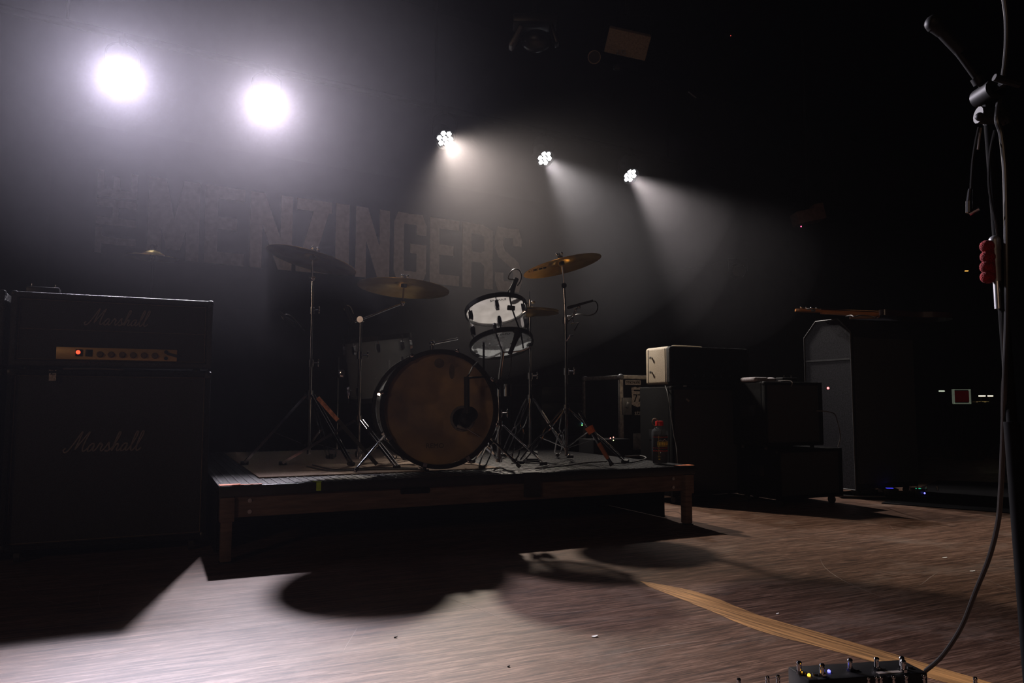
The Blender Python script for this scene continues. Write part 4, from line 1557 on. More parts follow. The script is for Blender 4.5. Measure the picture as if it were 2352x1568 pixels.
for a_ in (100, 220, 340):
    o_ = Rt @ Vector((math.cos(math.radians(a_)), math.sin(math.radians(a_)), 0))
    q0 = basket
    q1 = basket + o_ * 0.10 - tax * 0.008
    q2 = basket + o_ * 0.175 - tax * 0.045
    q3 = basket + o_ * 0.180 - tax * 0.075
    ar = obj('basket_arm', G().tube([q0, q1, q2, q3], 0.005, 6, 3), M_chrome, t)
    obj('rubber_tip', G().tube([q2, q3, q3 - o_ * 0.012 - tax * 0.012], 0.009, 8, 2), M_rubber, ar)
# a spare black rod standing up from the stand
t = obj('rod', G().cyl(at(1111, 860, 4.0), at(1111, 786, 4.0), 0.0055, n=8), M_black)
t.parent = None
tag(t, 'thin upright black rod in front of the rack tom lower head', 'rod')

# bass drum
BR = 0.276
kc = at(1010, 936, 3.86)
kc.z = RT + BR + 0.026 + 0.004
nrm = Vector((0.27, -0.963, 0)).normalized()
kback = kc - nrm * 0.42
kick, Rk = make_drum('bass_drum', 'large bass drum with aged tan front head and black hoops', kback, nrm, BR, 0.42, 8, M_clearfilm, M_kick, M_stand, (1, 0, 0), spin=0.12, hoop_w=0.05, th=0.008, hoop_extra=0.024)
KS = Vector((-nrm.y, nrm.x, 0)).normalized()
# port hole ring
hc = at(1073, 962, 3.79)
hl = hc - kback
hl = hl - nrm * (hl.dot(nrm) - 0.4235)
Mh = Matrix.Translation(hl) @ Rk.to_4x4()
obj('port_hole', G().lathe([(0, 0.0), (0.052, 0.0), (0.052, 0.0008), (0, 0.0008)], 36, Mh), M_black, kick, label='round dark sound hole in the front head')
obj('port_ring', G().lathe([(0.052, 0.0), (0.066, 0.0), (0.064, 0.003), (0.054, 0.003)], 36, Mh, close=True), M_grey, kick)
for k in range(8):
    a_ = 2 * PI * (k + 0.5) / 8 + 0.12
    o_ = Rk @ Vector((math.cos(a_), math.sin(a_), 0))
    s_ = nrm.cross(o_)
    RR = Matrix((s_, o_, nrm)).transposed()
    cl = obj('hoop_claw', G().box(o_ * (BR + 0.026) + nrm * 0.435, (0.022, 0.012, 0.055), R=RR, bevel=0.004).box(o_ * (BR + 0.014) + nrm * 0.453, (0.020, 0.026, 0.008), R=RR), M_chrome, kick)
    obj('key_rod', G().cyl(o_ * (BR + 0.034) + nrm * 0.30, o_ * (BR + 0.034) + nrm * 0.475, 0.004, n=6), M_chrome, cl)
for sg in (-1, 1):
    o_ = KS * sg
    st_ = o_ * (BR * 0.90) + nrm * 0.33 + Vector((0, 0, -BR * 0.42))
    en = o_ * (BR + 0.14) + nrm * 0.44
    en.z = RT - kback.z + 0.008
    sp = obj('spur', G().cyl(st_, en, 0.0065, n=8).sph(st_, 0.02), M_chrome, kick)
    obj('spur_tip', G().cyl(en - (en - st_).normalized() * 0.02, en, 0.010, n=8), M_rubber, sp)
    obj('spur_bracket', G().box(st_, (0.03, 0.05, 0.03), bevel=0.006), M_chrome, kick)
# patches on the film
for px_, py_, sx, sz in ((1043, 852, 0.014, 0.038), (1012, 833, 0.026, 0.024)):
    pc = at(px_, py_, 3.82) - kback
    pc = pc - nrm * (pc.dot(nrm) - 0.4225)
    RR = Matrix((KS, Vector((0, 0, 1)), nrm)).transposed()
    g = G().lathe([(0, 0), (1, 0), (1, 0.0006), (0, 0.0006)], 24, Matrix.Translation(pc) @ RR.to_4x4() @ Matrix.Diagonal((sx, sz, 1, 1)))
    obj('dark_patch', g, mat('dark_film_stain', (0.10, 0.08, 0.07), 0.6, 0, 0.3, 30), kick)
pc = at(1000, 1024, 3.84) - kback
pc = pc - nrm * (pc.dot(nrm) - 0.4228)
RR = Matrix((KS, Vector((0, 0, 1)), nrm)).transposed()
obj('head_print', textmesh('REMO', 0.034, Matrix.Translation(pc) @ RR.to_4x4(), depth=0.0004), mat('dark_ink', (0.07, 0.06, 0.055), 0.6), kick)
# hardware on top of the bass drum shell
g = G()
tp = Vector((0, 0, BR + 0.006)) + nrm * 0.18
g.box(tp, (0.09, 0.06, 0.02), bevel=0.006)
g.cyl(tp, tp + Vector((0.0, 0, 0.07)), 0.012, n=12)
g.cyl(tp + Vector((0, 0, 0.065)), tp + Vector((0.14, -0.03, 0.09)), 0.006, n=8)
g.sph(tp + Vector((0, 0, 0.068)), 0.017)
obj('mount_bracket', g, M_chrome, kick)

# floor tom at left rear
FT = at(866, 778, 4.72)
ftax = Vector((0.10, 0.10, -1)).normalized()
ftom, Rf = make_drum('floor_tom', 'clear floor tom standing behind the boom cymbal stand', FT, ftax, 0.20, 0.36, 8, M_acryl, M_acryl, M_stand, (1, 0, 0), spin=0.2)
for k in range(3):
    a_ = math.radians((200, 320, 80)[k])
    d_ = Vector((math.cos(a_), math.sin(a_), 0))
    e_ = d_ * 0.235
    lowz = RT - FT.z
    lgo = obj('leg', G().tube([e_ + Vector((0, 0, -0.12)), e_ + Vector((0, 0, lowz + 0.06)), e_ + d_ * 0.03 + Vector((0, 0, lowz + 0.02))], 0.006, 8, 4), M_chrome, ftom)
    obj('rubber_foot', G().cyl(e_ + d_ * 0.03 + Vector((0, 0, lowz + 0.03)), e_ + d_ * 0.032 + Vector((0, 0, lowz)), 0.012, n=10), M_rubber, lgo)
    obj('leg_bracket', G().box(d_ * 0.215 + Vector((0, 0, -0.22)), (0.04, 0.04, 0.05), bevel=0.008), M_chrome, ftom)


# ================================================================== MICROPHONES
def mic(label, tail, tip, r=0.014, cable=None, extra=None, group='drum microphones', grey=False):
    tail, tip = Vector(tail), Vector(tip)
    t = thing('microphone', label, 'microphone', tail, 0.0, group)
    d_ = tip - tail
    n_ = d_.normalized()
    obj('body', G().cyl((0, 0, 0), d_ * 0.72, r * 0.72, r * 0.95, n=16), M_grey if grey else M_stand, t)
    obj('grille', G().cyl(d_ * 0.72, d_ * 0.93, r * 1.05, r * 1.05, n=16).sph(d_ * 0.93, r * 1.05), M_grey if grey else M_stand, t)
    obj('connector', G().cyl(-n_ * 0.045, (0, 0, 0), r * 0.7, n=12), M_steel if grey else M_stand, t)
    if cable:
        obj('cable', G().tube([-n_ * 0.04] + [Vector(p_) - tail for p_ in cable], 0.0032, 6), M_cable, t)
    if extra:
        extra(t, tail)
    return t


# tom microphone on top of the tom with its looping lead and clip rod
mt = mic('black microphone clipped over the far rim of the rack tom, lead looping above', at(1180, 655, 4.18), at(1172, 674, 4.16), 0.019,
         [at(1168, 640, 4.18), at(1172, 626, 4.18), at(1182, 618, 4.18), at(1193, 621, 4.18), at(1198, 634, 4.18), at(1194, 648, 4.18), at(1188, 656, 4.18)])
g = G()
pts = [at(1171, 668, 4.10), at(1172, 690, 3.98), at(1180, 720, 3.93), at(1196, 765, 3.92), at(1202, 800, 3.94)]
loc = Vector(mt.location)
g.tube([p_ - loc for p_ in pts], 0.004, 6, 4)
obj('clip_rod', g, M_black, mt)
pp = at(1174, 707, 3.94) - loc
obj('clip_pad', G().box(pp, (0.042, 0.010, 0.026), R=Matrix.Rotation(0.1, 3, 'Y'), bevel=0.005), M_stand, mt)
# under-tom microphone
mt = mic('black microphone hanging in front of the rack tom lower head', at(1178, 795, 3.88), at(1190, 764, 3.90), 0.016,
         [at(1175, 805, 3.88), at(1174, 830, 3.9), at(1172, 850, 3.95), at(1165, 870, 4.0)])
loc = Vector(mt.location)
obj('clip', G().box(at(1189, 762, 3.92) - loc, (0.045, 0.02, 0.03), R=Matrix.Rotation(0.6, 3, 'Y'), bevel=0.004), M_stand, mt)
# right overhead/hat condenser
mt = mic('slim microphone with looping lead beside the right cymbal stand', at(1345, 695, 4.3), at(1303, 707, 4.32), 0.009,
         [at(1353, 692, 4.3), at(1368, 692, 4.3), at(1373, 705, 4.3), at(1368, 718, 4.3), at(1352, 724, 4.31), at(1325, 722, 4.36), at(1306, 738, 4.42)])
loc = Vector(mt.location)
g = G()
cp = [at(1330, 705, 4.32), at(1322, 712, 4.34), at(1317, 722, 4.36), at(1306, 728, 4.4)]
g.tube([p_ - loc for p_ in cp], 0.006, 6, 2)
for p_ in cp:
    g.sph(p_ - loc, 0.010)
obj('flexible_clip', g, M_steel, mt)
# folded sheet/bent rod glinting under it
t = obj('bent_bracket', G().tube([at(1311, 744, 4.38), at(1329, 741, 4.36), at(1319, 759, 4.36)], 0.004, 6, 0), M_chrome)
tag(t, 'thin bent chrome bracket fixed to the right cymbal stand', 'bracket')
t = obj('bent_bracket', G().tube([at(1301, 783, 4.37), at(1309, 771, 4.36), at(1316, 770, 4.38)], 0.004, 6, 0), M_chrome)
tag(t, 'short bent chrome bracket lower down the right cymbal stand', 'bracket')
# left microphones
mt = mic('microphone with curved lead left of the left cymbal stand', at(655, 728, 4.35), at(676, 745, 4.35), 0.013, [at(651, 733, 4.35), at(650, 727, 4.35), at(657, 722, 4.35), at(668, 725, 4.35), at(678, 735, 4.36), at(700, 760, 4.38)])
loc = Vector(mt.location)
obj('clip_arm', G().tube([at(666, 738, 4.35) - loc, at(690, 752, 4.33) - loc, Vector((S1.x, S1.y, at(710, 757, 4.3).z)) - loc], 0.005, 6), M_black, mt)
mt = mic('microphone above the floor tom rim with a small looping lead', at(798, 716, 4.5), at(806, 738, 4.5), 0.015, [at(792, 712, 4.5), at(791, 706, 4.5), at(797, 701, 4.5), at(806, 706, 4.5), at(812, 720, 4.5)])
loc = Vector(mt.location)
rimp = FT + Vector((-0.150, -0.140, 0.010))
obj('clip_arm', G().tube([at(802, 728, 4.5) - loc, (at(802, 740, 4.5) + rimp) / 2 - loc, rimp - loc], 0.005, 6), M_black, mt)
# kick microphone: wrapped boom from above with the mic in the port
kf = lambda px_, py_, o_: (lambda p_: p_)(at(px_, py_, 3.84 - o_))
b0_, b1_ = at(1073, 950, 3.70), at(1072, 866, 3.72)
mk = thing('microphone', 'fat black microphone at the bass drum sound hole on a taped boom', 'microphone', b0_, 0.0, 'drum microphones')
obj('body', G().cyl(at(1068, 966, 3.72) - b0_, at(1080, 950, 3.79) - b0_, 0.032, 0.040, n=20).sph(at(1068, 966, 3.72) - b0_, 0.032), M_stand, mk)
obj('taped_boom', G().tube([(0, 0, 0), at(1072, 910, 3.71) - b0_, b1_ - b0_], 0.0135, 10, 3), M_tape_k, mk)
obj('cable', G().tube([b1_ - b0_, at(1078, 858, 3.74) - b0_, at(1086, 842, 3.8) - b0_, at(1098, 830, 3.9) - b0_], 0.004, 6), M_cable, mk)
obj('side_arm', G().tube([at(1074, 868, 3.72) - b0_, at(1100, 866, 3.78) - b0_, at(1122, 868, 3.95) - b0_, Vector((S6.x, S6.y - 0.012, S6.z + zk - 0.03)) - b0_], 0.005, 6, 3), M_black, mk)
mw = obj('swivel_clip', G().cyl(at(1050, 979, 3.76) - b0_, at(1072, 984, 3.76) - b0_, 0.012, n=10).cyl(at(1072, 984, 3.76) - b0_, at(1102, 1003, 3.78) - b0_, 0.004, n=8), M_steel, mk)

# folded tape and drumstick on stands: orange wrapped bundle by the right stand
pA, pB = at(1331, 945, 4.1), at(1402, 1026, 4.05)
pB.z = RT + 0.02
t = thing('taped_stand_leg', 'slanting stand leg wrapped in orange tape right of the kit', 'stand', Vector((pB.x, pB.y, RT)))
loc = Vector(t.location)
obj('rod', G().cyl(pA - loc, pB - loc, 0.010, n=10), M_chrome, t)
for a_, b_, rr_, mm_ in ((0.30, 0.42, 0.024, M_tape_o), (0.62, 0.92, 0.0125, mat('worn_orange_band', (0.45, 0.16, 0.08), 0.6))):
    obj('tape_wrap', G().cyl(pA.lerp(pB, a_) - loc, pA.lerp(pB, b_) - loc, rr_, rr_ * 0.85, n=10), mm_, t)
obj('rubber_foot', G().cyl(pB - loc, pB + (pB - pA).normalized() * 0.015 - loc, 0.012, n=10), M_rubber, t)
pC = Vector((S3.x, S3.y - 0.02, RT + 0.08))
obj('brace', G().cyl(pA.lerp(pB, 0.36) - loc, pC - loc, 0.004, n=8), M_chrome, t)

# the same sort of orange board leaning by the left stand
pA, pB = at(730, 913, 4.12), at(776, 965, 4.10)
dd = pB - pA
pD = pA + dd * 2.0
k_ = (RT + 0.012 - pA.z) / dd.z
pD = pA + dd * k_
t = thing('taped_stand_leg', 'slanting flat strip with worn orange paint beside the left cymbal stand', 'stand', Vector((pD.x, pD.y, RT)))
loc = Vector(t.location)
obj('strip', G().box((pA + pD) / 2 - loc, (0.020, 0.005, (pD - pA).length), R=frame(pD - pA, (1, 0, 0))), M_stand, t)
obj('orange_band', G().box((pA + pB) / 2 - loc, (0.0215, 0.0065, dd.length), R=frame(dd, (1, 0, 0))), mat('worn_orange_paint', (0.75, 0.28, 0.16), 0.6, 0, 0.5, 60), t, label='worn orange painted upper half')

# cables on the deck
def cable_on_deck(pts, label, r=0.004, z=None, m=None, group=None):
    w_ = [onz(px_, py_, (z if z is not None else RT) + r) for px_, py_ in pts]
    o_ = obj('cable', G().tube(w_, r, 6), m or M_cable)
    return tag(o_, label, 'cable', group)


cable_on_deck([(705, 1070), (730, 1076), (770, 1081), (850, 1078), (920, 1077), (985, 1079)], 'black lead curving over the rug below the boom stand', m=M_greycable)
cable_on_deck([(718, 1067), (750, 1075), (790, 1078), (860, 1074), (960, 1075)], 'second black lead on the rug behind the curving one', m=M_greycable)
cable_on_deck([(1175, 1064), (1215, 1062), (1260, 1068), (1230, 1075), (1290, 1070), (1350, 1062), (1405, 1059)], 'black lead snaking over the deck under the hi-hat stand', z=RT, m=M_greycable)
cable_on_deck([(1400, 1063), (1440, 1063), (1475, 1056), (1484, 1051), (1470, 1046), (1435, 1048)], 'coil of lead on the deck left of the bottle', z=RZ + 0.004, m=M_greycable)

# ================================================================== BOTTLE
bb = onz(1516, 1066, RZ)
BT = Vector((bb.x, bb.y, RZ + 0.003))
s_ = BT.y / F            # metres per pixel there
hB = 100 * s_
rB = 18.7 * s_
t = thing('water_bottle', 'clear plastic bottle with red cap and yellow print on the riser corner', 'bottle', BT)
prof = [(0, 0.001), (rB * .86, 0.0), (rB, hB * .04), (rB, hB * .72), (rB * .92, hB * .76), (rB * .46, hB * .83), (rB * .42, hB * .86)]
inn = [(r_ * .93, z_ + 0.002) for r_, z_ in reversed(prof[1:])] + [(0, 0.004)]
obj('shell', G().lathe(prof + inn, 40), M_bottle, t)
obj('water', G().lathe([(0, 0.005), (rB * .84, 0.005), (rB * .91, hB * .05), (rB * .91, hB * .655), (0, hB * .655)], 40), M_water, t)
obj('cap', G().lathe([(0, hB * .97), (rB * .43, hB * .97), (rB * .48, hB * .955), (rB * .48, hB * .86), (0, hB * .86)], 24), M_red, t, label='bright red screw cap')
g = G()
g.tube([(-rB * .40, 0, hB * .84), (-rB * .85, 0, hB * .90), (-rB * .80, 0, hB * 1.0), (-rB * .45, 0, hB * 1.02), (-rB * .2, 0, hB * .975)], 0.0028, 6)
obj('strap', g, M_brown, t)


def curved_print(quads, m, nm, rr):
    g = G()
    for (xa, za, xb, zb) in quads:
        n_ = max(2, int(abs(xb - xa) / 0.004) + 1)
        for i in range(n_):
            a0 = (xa + (xb - xa) * i / n_) / rr
            a1_ = (xa + (xb - xa) * (i + 1) / n_) / rr
            vs_ = []
            for a_, z_ in ((a0, za), (a1_, za), (a1_, zb), (a0, zb)):
                vs_.append(g.bm.verts.new((rr * math.sin(a_), -rr * math.cos(a_), z_)))
            g.bm.faces.new(vs_)
    return obj(nm, g, m, t)


rp_ = rB * 1.012
q = [(-rB * .5, hB * .40, rB * 1.15, hB * .415), (-rB * .5, hB * .495, rB * 1.15, hB * .508)]
x = -rB * .48
random.seed(3)
while x < rB * 1.1:
    w_ = random.uniform(.10, .2) * rB
    q.append((x, hB * .425, x + w_, hB * .487))
    x += w_ + rB * .05
curved_print(q, M_yellow, 'label_print', rp_)['kind'] = 'stuff'
q = []
for zz_ in (.60, .355, .30, .285):
    x = -rB * 1.1
    while x < rB * 1.1:
        w_ = random.uniform(.05, .16) * rB
        q.append((x, hB * zz_, x + w_, hB * (zz_ + .018)))
        x += w_ + rB * .09
curved_print(q, M_redprint, 'label_print', rp_)['kind'] = 'stuff'
curved_print([(-rB * .32, hB * .15, -rB * .28, hB * .64), (-rB * .45, hB * .17, -rB * .05, hB * .175), (-rB * .36, hB * .10, -rB * .14, hB * .13)], M_yellow, 'scale_print', rp_)
g = G()
for a_, b_ in (((-.4, .515), (-.1, .545)), ((-.1, .545), (.15, .52)), ((.15, .52), (.42, .56)), ((.42, .56), (.85, .515))):
    pt_ = lambda q_: Vector((rp_ * math.sin(q_[0]), -rp_ * math.cos(q_[0]), hB * q_[1]))
    g.cyl(pt_(a_), pt_(b_), 0.0008, n=5)
obj('mountain_print', g, M_paper, t)

# ================================================================== FOREGROUND MIC STAND
Y0 = 1.25
pt = at(2272, 285, Y0)
pb_ = at(2350, 1300, Y0)
dn = (pb_ - pt)
foot = pt + dn * ((0.02 - pt.z) / dn.z)
t = thing('microphone_stand', 'tall black boom microphone stand at the right picture edge', 'stand', Vector((foot.x, foot.y, 0)))
loc = Vector(t.location)
obj('pole', G().cyl(foot - loc, (pt.lerp(foot, 0.45)) - loc, 0.0125, n=16), M_black, t)
obj('upper_pole', G().cyl(pt.lerp(foot, 0.45) - loc, pt - loc, 0.008, n=14), M_black, t)
for a_ in (20, 140, 260):
    d_ = Vector((math.cos(math.radians(a_)), math.sin(math.radians(a_)), 0))
    f_ = foot - loc
    lgo = obj('leg', G().cyl(f_ + Vector((0, 0, 0.10)), f_ + d_ * 0.26 + Vector((0, 0, -0.004)), 0.008, n=10), M_black, t)
    obj('rubber_foot', G().cyl(f_ + d_ * 0.23 + Vector((0, 0, 0.0)), f_ + d_ * 0.27 + Vector((0, 0, -0.008)), 0.012, n=10), M_rubber, lgo)
bA, bB = at(2158, 62, Y0 - 0.02), at(2318, 282, Y0 - 0.02)
obj('boom_arm', G().cyl(bA - loc, bB - loc, 0.0055, n=12), M_stand, t)
cl = at(2268, 215, Y0 - 0.02)
cj = obj('boom_clutch', G().cyl(cl + Vector((0, -0.022, 0)) - loc, cl + Vector((0, 0.022, 0)) - loc, 0.017, n=16).cyl(cl - loc, pt - loc, 0.009, n=10), M_stand, t)
obj('t_handle', G().cyl(cl + Vector((0, -0.022, 0)) - loc, cl + Vector((0, -0.05, 0)) - loc, 0.005, n=8).cyl(cl + Vector((-0.02, -0.05, 0.006)) - loc, cl + Vector((0.02, -0.05, -0.006)) - loc, 0.006, n=8), M_stand, cj)
obj('counterweight', G().cyl(at(2242, 178, Y0 - .02) - loc, at(2250, 192, Y0 - .02) - loc, 0.0095, n=12), M_stand, t)
k2 = at(2264, 270, Y0)
obj('cable_clip', G().cyl(k2 + Vector((-0.02, -0.012, 0)) - loc, k2 + Vector((0.024, -0.012, -0.004)) - loc, 0.014, n=12).sph(at(2250, 268, Y0 - .03) - loc, 0.007), M_stand, t)
# microphone at the boom tip
mic('black vocal microphone at the tip of the boom arm, top right', at(2165, 76, Y0 - .02), at(2142, 52, Y0 - .02), 0.013, None, None, group='stage microphones')

# lead from above, down the stand, into the pedal
pp = [at(2303, -25, 1.22), at(2312, 40, 1.22), at(2312, 110, 1.22), at(2303, 190, 1.22), at(2290, 268, 1.21), at(2300, 310, 1.21), at(2309, 400, 1.21), at(2312, 560, 1.21), at(2313, 720, 1.22),
      at(2308, 880, 1.24), at(2304, 1010, 1.28), at(2299, 1120, 1.32), at(2292, 1200, 1.36), at(2272, 1280, 1.40), at(2240, 1360, 1.44), at(2208, 1440, 1.48), at(2165, 1505, 1.52), at(2126, 1540, 1.56)]
t = obj('cable', G().tube(pp, 0.0042, 10, 6), M_cable)
tag(t, 'long black lead running down the right edge and curving into the switch pedal', 'cable')
# second strand beside it
pp = [at(2284, 300, 1.22), at(2274, 350, 1.22), at(2271, 410, 1.22), at(2277, 465, 1.22), at(2287, 510, 1.22), at(2293, 560, 1.23)]
t = obj('cable', G().tube(pp, 0.0022, 6), M_cable)
tag(t, 'thin lead hanging from the boom clutch to the grey microphone', 'cable')
pp = [at(2297, 690, 1.23), at(2303, 760, 1.23), at(2306, 840, 1.25), at(2302, 900, 1.27), at(2302, 960, 1.28), at(2306, 1040, 1.30), at(2303, 1110, 1.33)]
t = obj('cable', G().tube(pp, 0.0022, 6), M_cable)
tag(t, 'thin lead from the grey microphone joining the long lead lower down', 'cable')
# left loop with bright angled plug
pp = [at(2248, 292, 1.22), at(2240, 330, 1.22), at(2234, 370, 1.22), at(2231, 410, 1.22), at(2230, 436, 1.22)]
t = thing('jack_plug_lead', 'thin lead hanging left of the stand ending in a bright angled plug', 'cable', pp[0])
o0 = pp[0]
obj('lead', G().tube([p_ - o0 for p_ in pp], 0.0022, 6), M_cable, t)
obj('plug', G().cyl(at(2229, 434, 1.22) - o0, at(2226, 462, 1.22) - o0, 0.0035, 0.0045, n=10).cyl(at(2226, 462, 1.22) - o0, at(2226, 488, 1.22) - o0, 0.0052, n=10).cyl(at(2226, 490, 1.22) - o0, at(2248, 478, 1.21) - o0, 0.0042, n=10), M_chrome, t, label='bright metal angled plug')
pp = [at(2253, 294, 1.22), at(2249, 320, 1.22), at(2246, 343, 1.22)]
t = obj('cable_tie', G().tube(pp, 0.0018, 6, 2), M_script)
tag(t, 'short pale cable tie tail hanging below the boom clutch', 'cable tie')
mt = mic('slim grey microphone hanging upright below the boom beside the red pad', at(2290, 646, 1.23), at(2284, 546, 1.23), 0.0085, None, None, 'stage microphones', grey=True)
g = G()
loc = at(2268, 600, 1.23)
for k, py_ in enumerate((566, 590, 613, 636)):
    g.sph(at(2268 + (k % 2), py_, 1.23) - loc, 0.0125, (1.0, 0.8, 0.85), 14)
g.box((0.004, 0, 0), (0.014, 0.014, 0.060), bevel=0.005)
t = obj('foam_pad', g, M_redfoam)
t.location = loc
tag(t, 'red lobed foam pad strapped beside the hanging grey microphone', 'foam pad')

# ================================================================== PEDALS AT THE BOTTOM
p0 = onz(1857, 1561, 0.075)
p1 = onz(2131, 1543, 0.075)
pd = (p1 - p0)
pang = math.atan2(pd.y, pd.x)
PW = pd.length
t = thing('switch_pedal', 'wide black pedal with chrome posts and orange and blue lights, bottom right', 'effects pedal', Vector((p0.x, p0.y, 0)), pang)
PD = 0.085
obj('case', G().box((PW / 2, PD / 2, 0.010 + 0.0325), (PW, PD, 0.065), bevel=0.004), M_plastic, t)
for x in (0.02, PW - 0.02):
    for y in (0.015, PD - 0.015):
        obj('foot', G().cyl((x, y, 0), (x, y, 0.011), 0.008, n=10), M_rubber, t)
inv = Matrix.Rotation(-pang, 3, 'Z')


def tl_(px_, py_, z_):
    return inv @ (onz(px_, py_, z_) - Vector(t.location))


def post(par, l_, zb, h=0.030, r=0.0052):
    g = G()
    g.cyl((l_.x, l_.y, zb), (l_.x, l_.y, zb + 0.006), r * 1.5, n=6)
    g.cyl((l_.x, l_.y, zb + 0.006), (l_.x, l_.y, zb + h * 0.72), r, n=14)
    g.cyl((l_.x, l_.y, zb + h * 0.72), (l_.x, l_.y, zb + h * 0.80), r * 0.75, n=14)
    g.lathe([(r * 1.0, zb + h * 0.80), (r * 1.15, zb + h * 0.9), (r * .8, zb + h), (0, zb + h * 1.03)], 14, Matrix.Translation((l_.x, l_.y, 0)))
    return obj('foot_switch', g, M_chrome, par)


for px_, py_ in ((1836, 1546), (1889, 1552), (1953, 1540), (2014, 1537), (2072, 1535), (2078, 1544)):
    l_ = tl_(px_, py_, 0.075)
    l_.y = min(max(l_.y, 0.010), PD - 0.010)
    post(t, l_, 0.075, 0.026)
for px_, py_, c_, nm in ((1858, 1550, (1, .42, .03), 'amber_led'), (1904, 1541, (.12, .12, 1), 'deep_blue_led')):
    l_ = tl_(px_, py_, 0.077)
    obj('indicator_light', G().sph((l_.x, min(max(l_.y, 0.006), PD - 0.006), 0.077), 0.0036, n=10), led(nm, c_, 4.0), t)
for px_, py_ in ((1847, 1547), (1873, 1550), (1967, 1540), (2027, 1537), (2090, 1534)):
    l_ = tl_(px_, py_, 0.075)
    obj('knob', G().cyl((l_.x, min(max(l_.y, 0.01), PD - 0.01), 0.075), (l_.x, min(max(l_.y, 0.01), PD - 0.01), 0.079), 0.006, n=12), M_plastic, t)
l_ = tl_(2048, 1546, 0.076)
obj('name_plate', G().box((l_.x, 0.012, 0.0755), (0.055, 0.012, 0.0012)), M_script, t, label='pale blank strip on the top edge')

# flatter pedals in front of it, only their switch tops reach the frame
def low_pedal(label, px_, pw, posts, group='row of pedals along the bottom edge'):
    q_ = onz(px_, 1568, 0.045)
    tt = thing('effects_pedal', label, 'effects pedal', Vector((q_.x, q_.y - 0.09, 0)), pang, group)
    obj('case', G().box((pw / 2, 0.045, 0.022), (pw, 0.10, 0.036), bevel=0.004), M_plastic, tt)
    obj('foot', G().box((pw / 2, 0.045, 0.002), (pw * 0.9, 0.09, 0.004)), M_rubber, tt)
    for pxx, h_ in posts:
        qq = Matrix.Rotation(-pang, 3, 'Z') @ (onz(pxx, 1561, 0.066) - Vector(tt.location))
        qq.y = min(max(qq.y, 0.012), 0.085)
        post(tt, qq, 0.040, h_, 0.0042)
    return tt


low_pedal('low pedal with two close chrome switches left of the wide black pedal', 1735, 0.075, ((1763, 0.034), (1787, 0.036)))
low_pedal('low pedal with a single chrome switch, leftmost along the bottom edge', 1672, 0.05, ((1697, 0.030),))
low_pedal('low pedal with many small chrome studs in front of the wide black pedal', 1868, 0.24, ((1900, .030), (1928, .031), (1955, .031), (1978, .033), (1994, .033), (2013, .034), (2023, .034), (2052, .035), (2081, .036), (2123, .037)))
low_pedal('low pedal with a single chrome switch right of the wide black pedal', 2215, 0.05, ((2240, 0.032),))

# ================================================================== FAR SIDE PEDALBOARD
q0 = onz(1950, 1140, 0.01)
t = thing('pedalboard', 'distant pedalboard on the floor with green and blue glowing lights', 'pedalboard', Vector((q0.x, q0.y, 0.0)), -0.12)
obj('board', G().box((0.33, 0.08, 0.012), (0.78, 0.22, 0.018), bevel=0.003), M_black, t)
pxs = [(0.12, .13, (.3, 1, .05), 0.09, 2.0, 'green_strip'), (0.29, .10, (.05, .05, 1), 0.045, 2.0, 'blue_strip'), (0.48, .07, (.05, .9, .5), .03, 0.6, 'teal_strip')]
for x, w_, c_, lw, s_, nm in pxs:
    b_ = obj('pedal', G().box((x, 0.08, 0.021 + 0.022), (w_, 0.12, 0.044), bevel=0.004), M_plastic, t)
    obj('display', G().box((x, 0.055, 0.0655), (lw, 0.022, 0.002)), led(nm, c_, s_), b_)
for x in (0.42, 0.47, 0.53, 0.60):
    g = G().cyl((x, 0.04, 0.055), (x, 0.04, 0.085), 0.006, n=10)
    obj('foot_switch', g, M_chrome, t)
obj('indicator_light', G().sph((0.50, 0.0, 0.04), 0.006, n=8), led('deep_blue_led', (.12, .12, 1), 4), t)
obj('side_rail', G().box((0.05, -0.045, 0.018), (0.35, 0.006, 0.010), bevel=0.002), M_greycable, t)

# ================================================================== FAR SIDE SCREENS AND LAMPS
tv = at(2208, 910, 9.0)
t = thing('monitor', 'small dark screen with red picture and pale frame, far right', 'monitor', Vector((tv.x, tv.y, 0)))
k = 9.0 / F
obj('screen', G().box((0, 0, tv.z), (0.17, 0.02, 0.13)), mat('red_display', (0.03, 0.0, 0.0), 0.4, 0, 0.5, 60, emit=(0.30, 0.01, 0.01), estr=0.03), t, label='dim red lit screen')
obj('bezel', G().box((-0.097, -0.005, tv.z), (0.016, 0.03, 0.17)).box((0, -0.005, tv.z - 0.082), (0.20, 0.03, 0.014)).box((0, -0.005, tv.z + 0.078), (0.20, 0.03, 0.010)).box((0.097, -0.005, tv.z), (0.01, 0.03, 0.17)), mat('glowing_bezel', (0.5, 0.55, 0.45), 0.4, emit=(.5, .6, .45), estr=0.10), t)  # frame is no lamp, a faint glow is put into its material
obj('stand_column', G().cyl((0, 0.02, 0.02), (0, 0.02, tv.z - 0.08), 0.02, n=10), M_black, t)
obj('stand_base', G().box((0, 0.02, 0.012), (0.3, 0.3, 0.02), bevel=0.004), M_black, t)
tb = at(2260, 915, 9.2)
t = thing('desk', 'distant desk with two warm shaded lamps lighting papers, far right', 'desk', Vector((tb.x, tb.y, 0)))
dz = tb.z - 0.06
obj('desk_top', G().box((0, 0.1, dz), (0.42, 0.4, 0.03)), M_black, t)
for x in (-0.18, 0.18):
    for y in (-0.07, 0.27):
        obj('leg', G().box((x, y, dz / 2 - 0.006), (0.03, 0.03, dz - 0.018)), M_black, t)
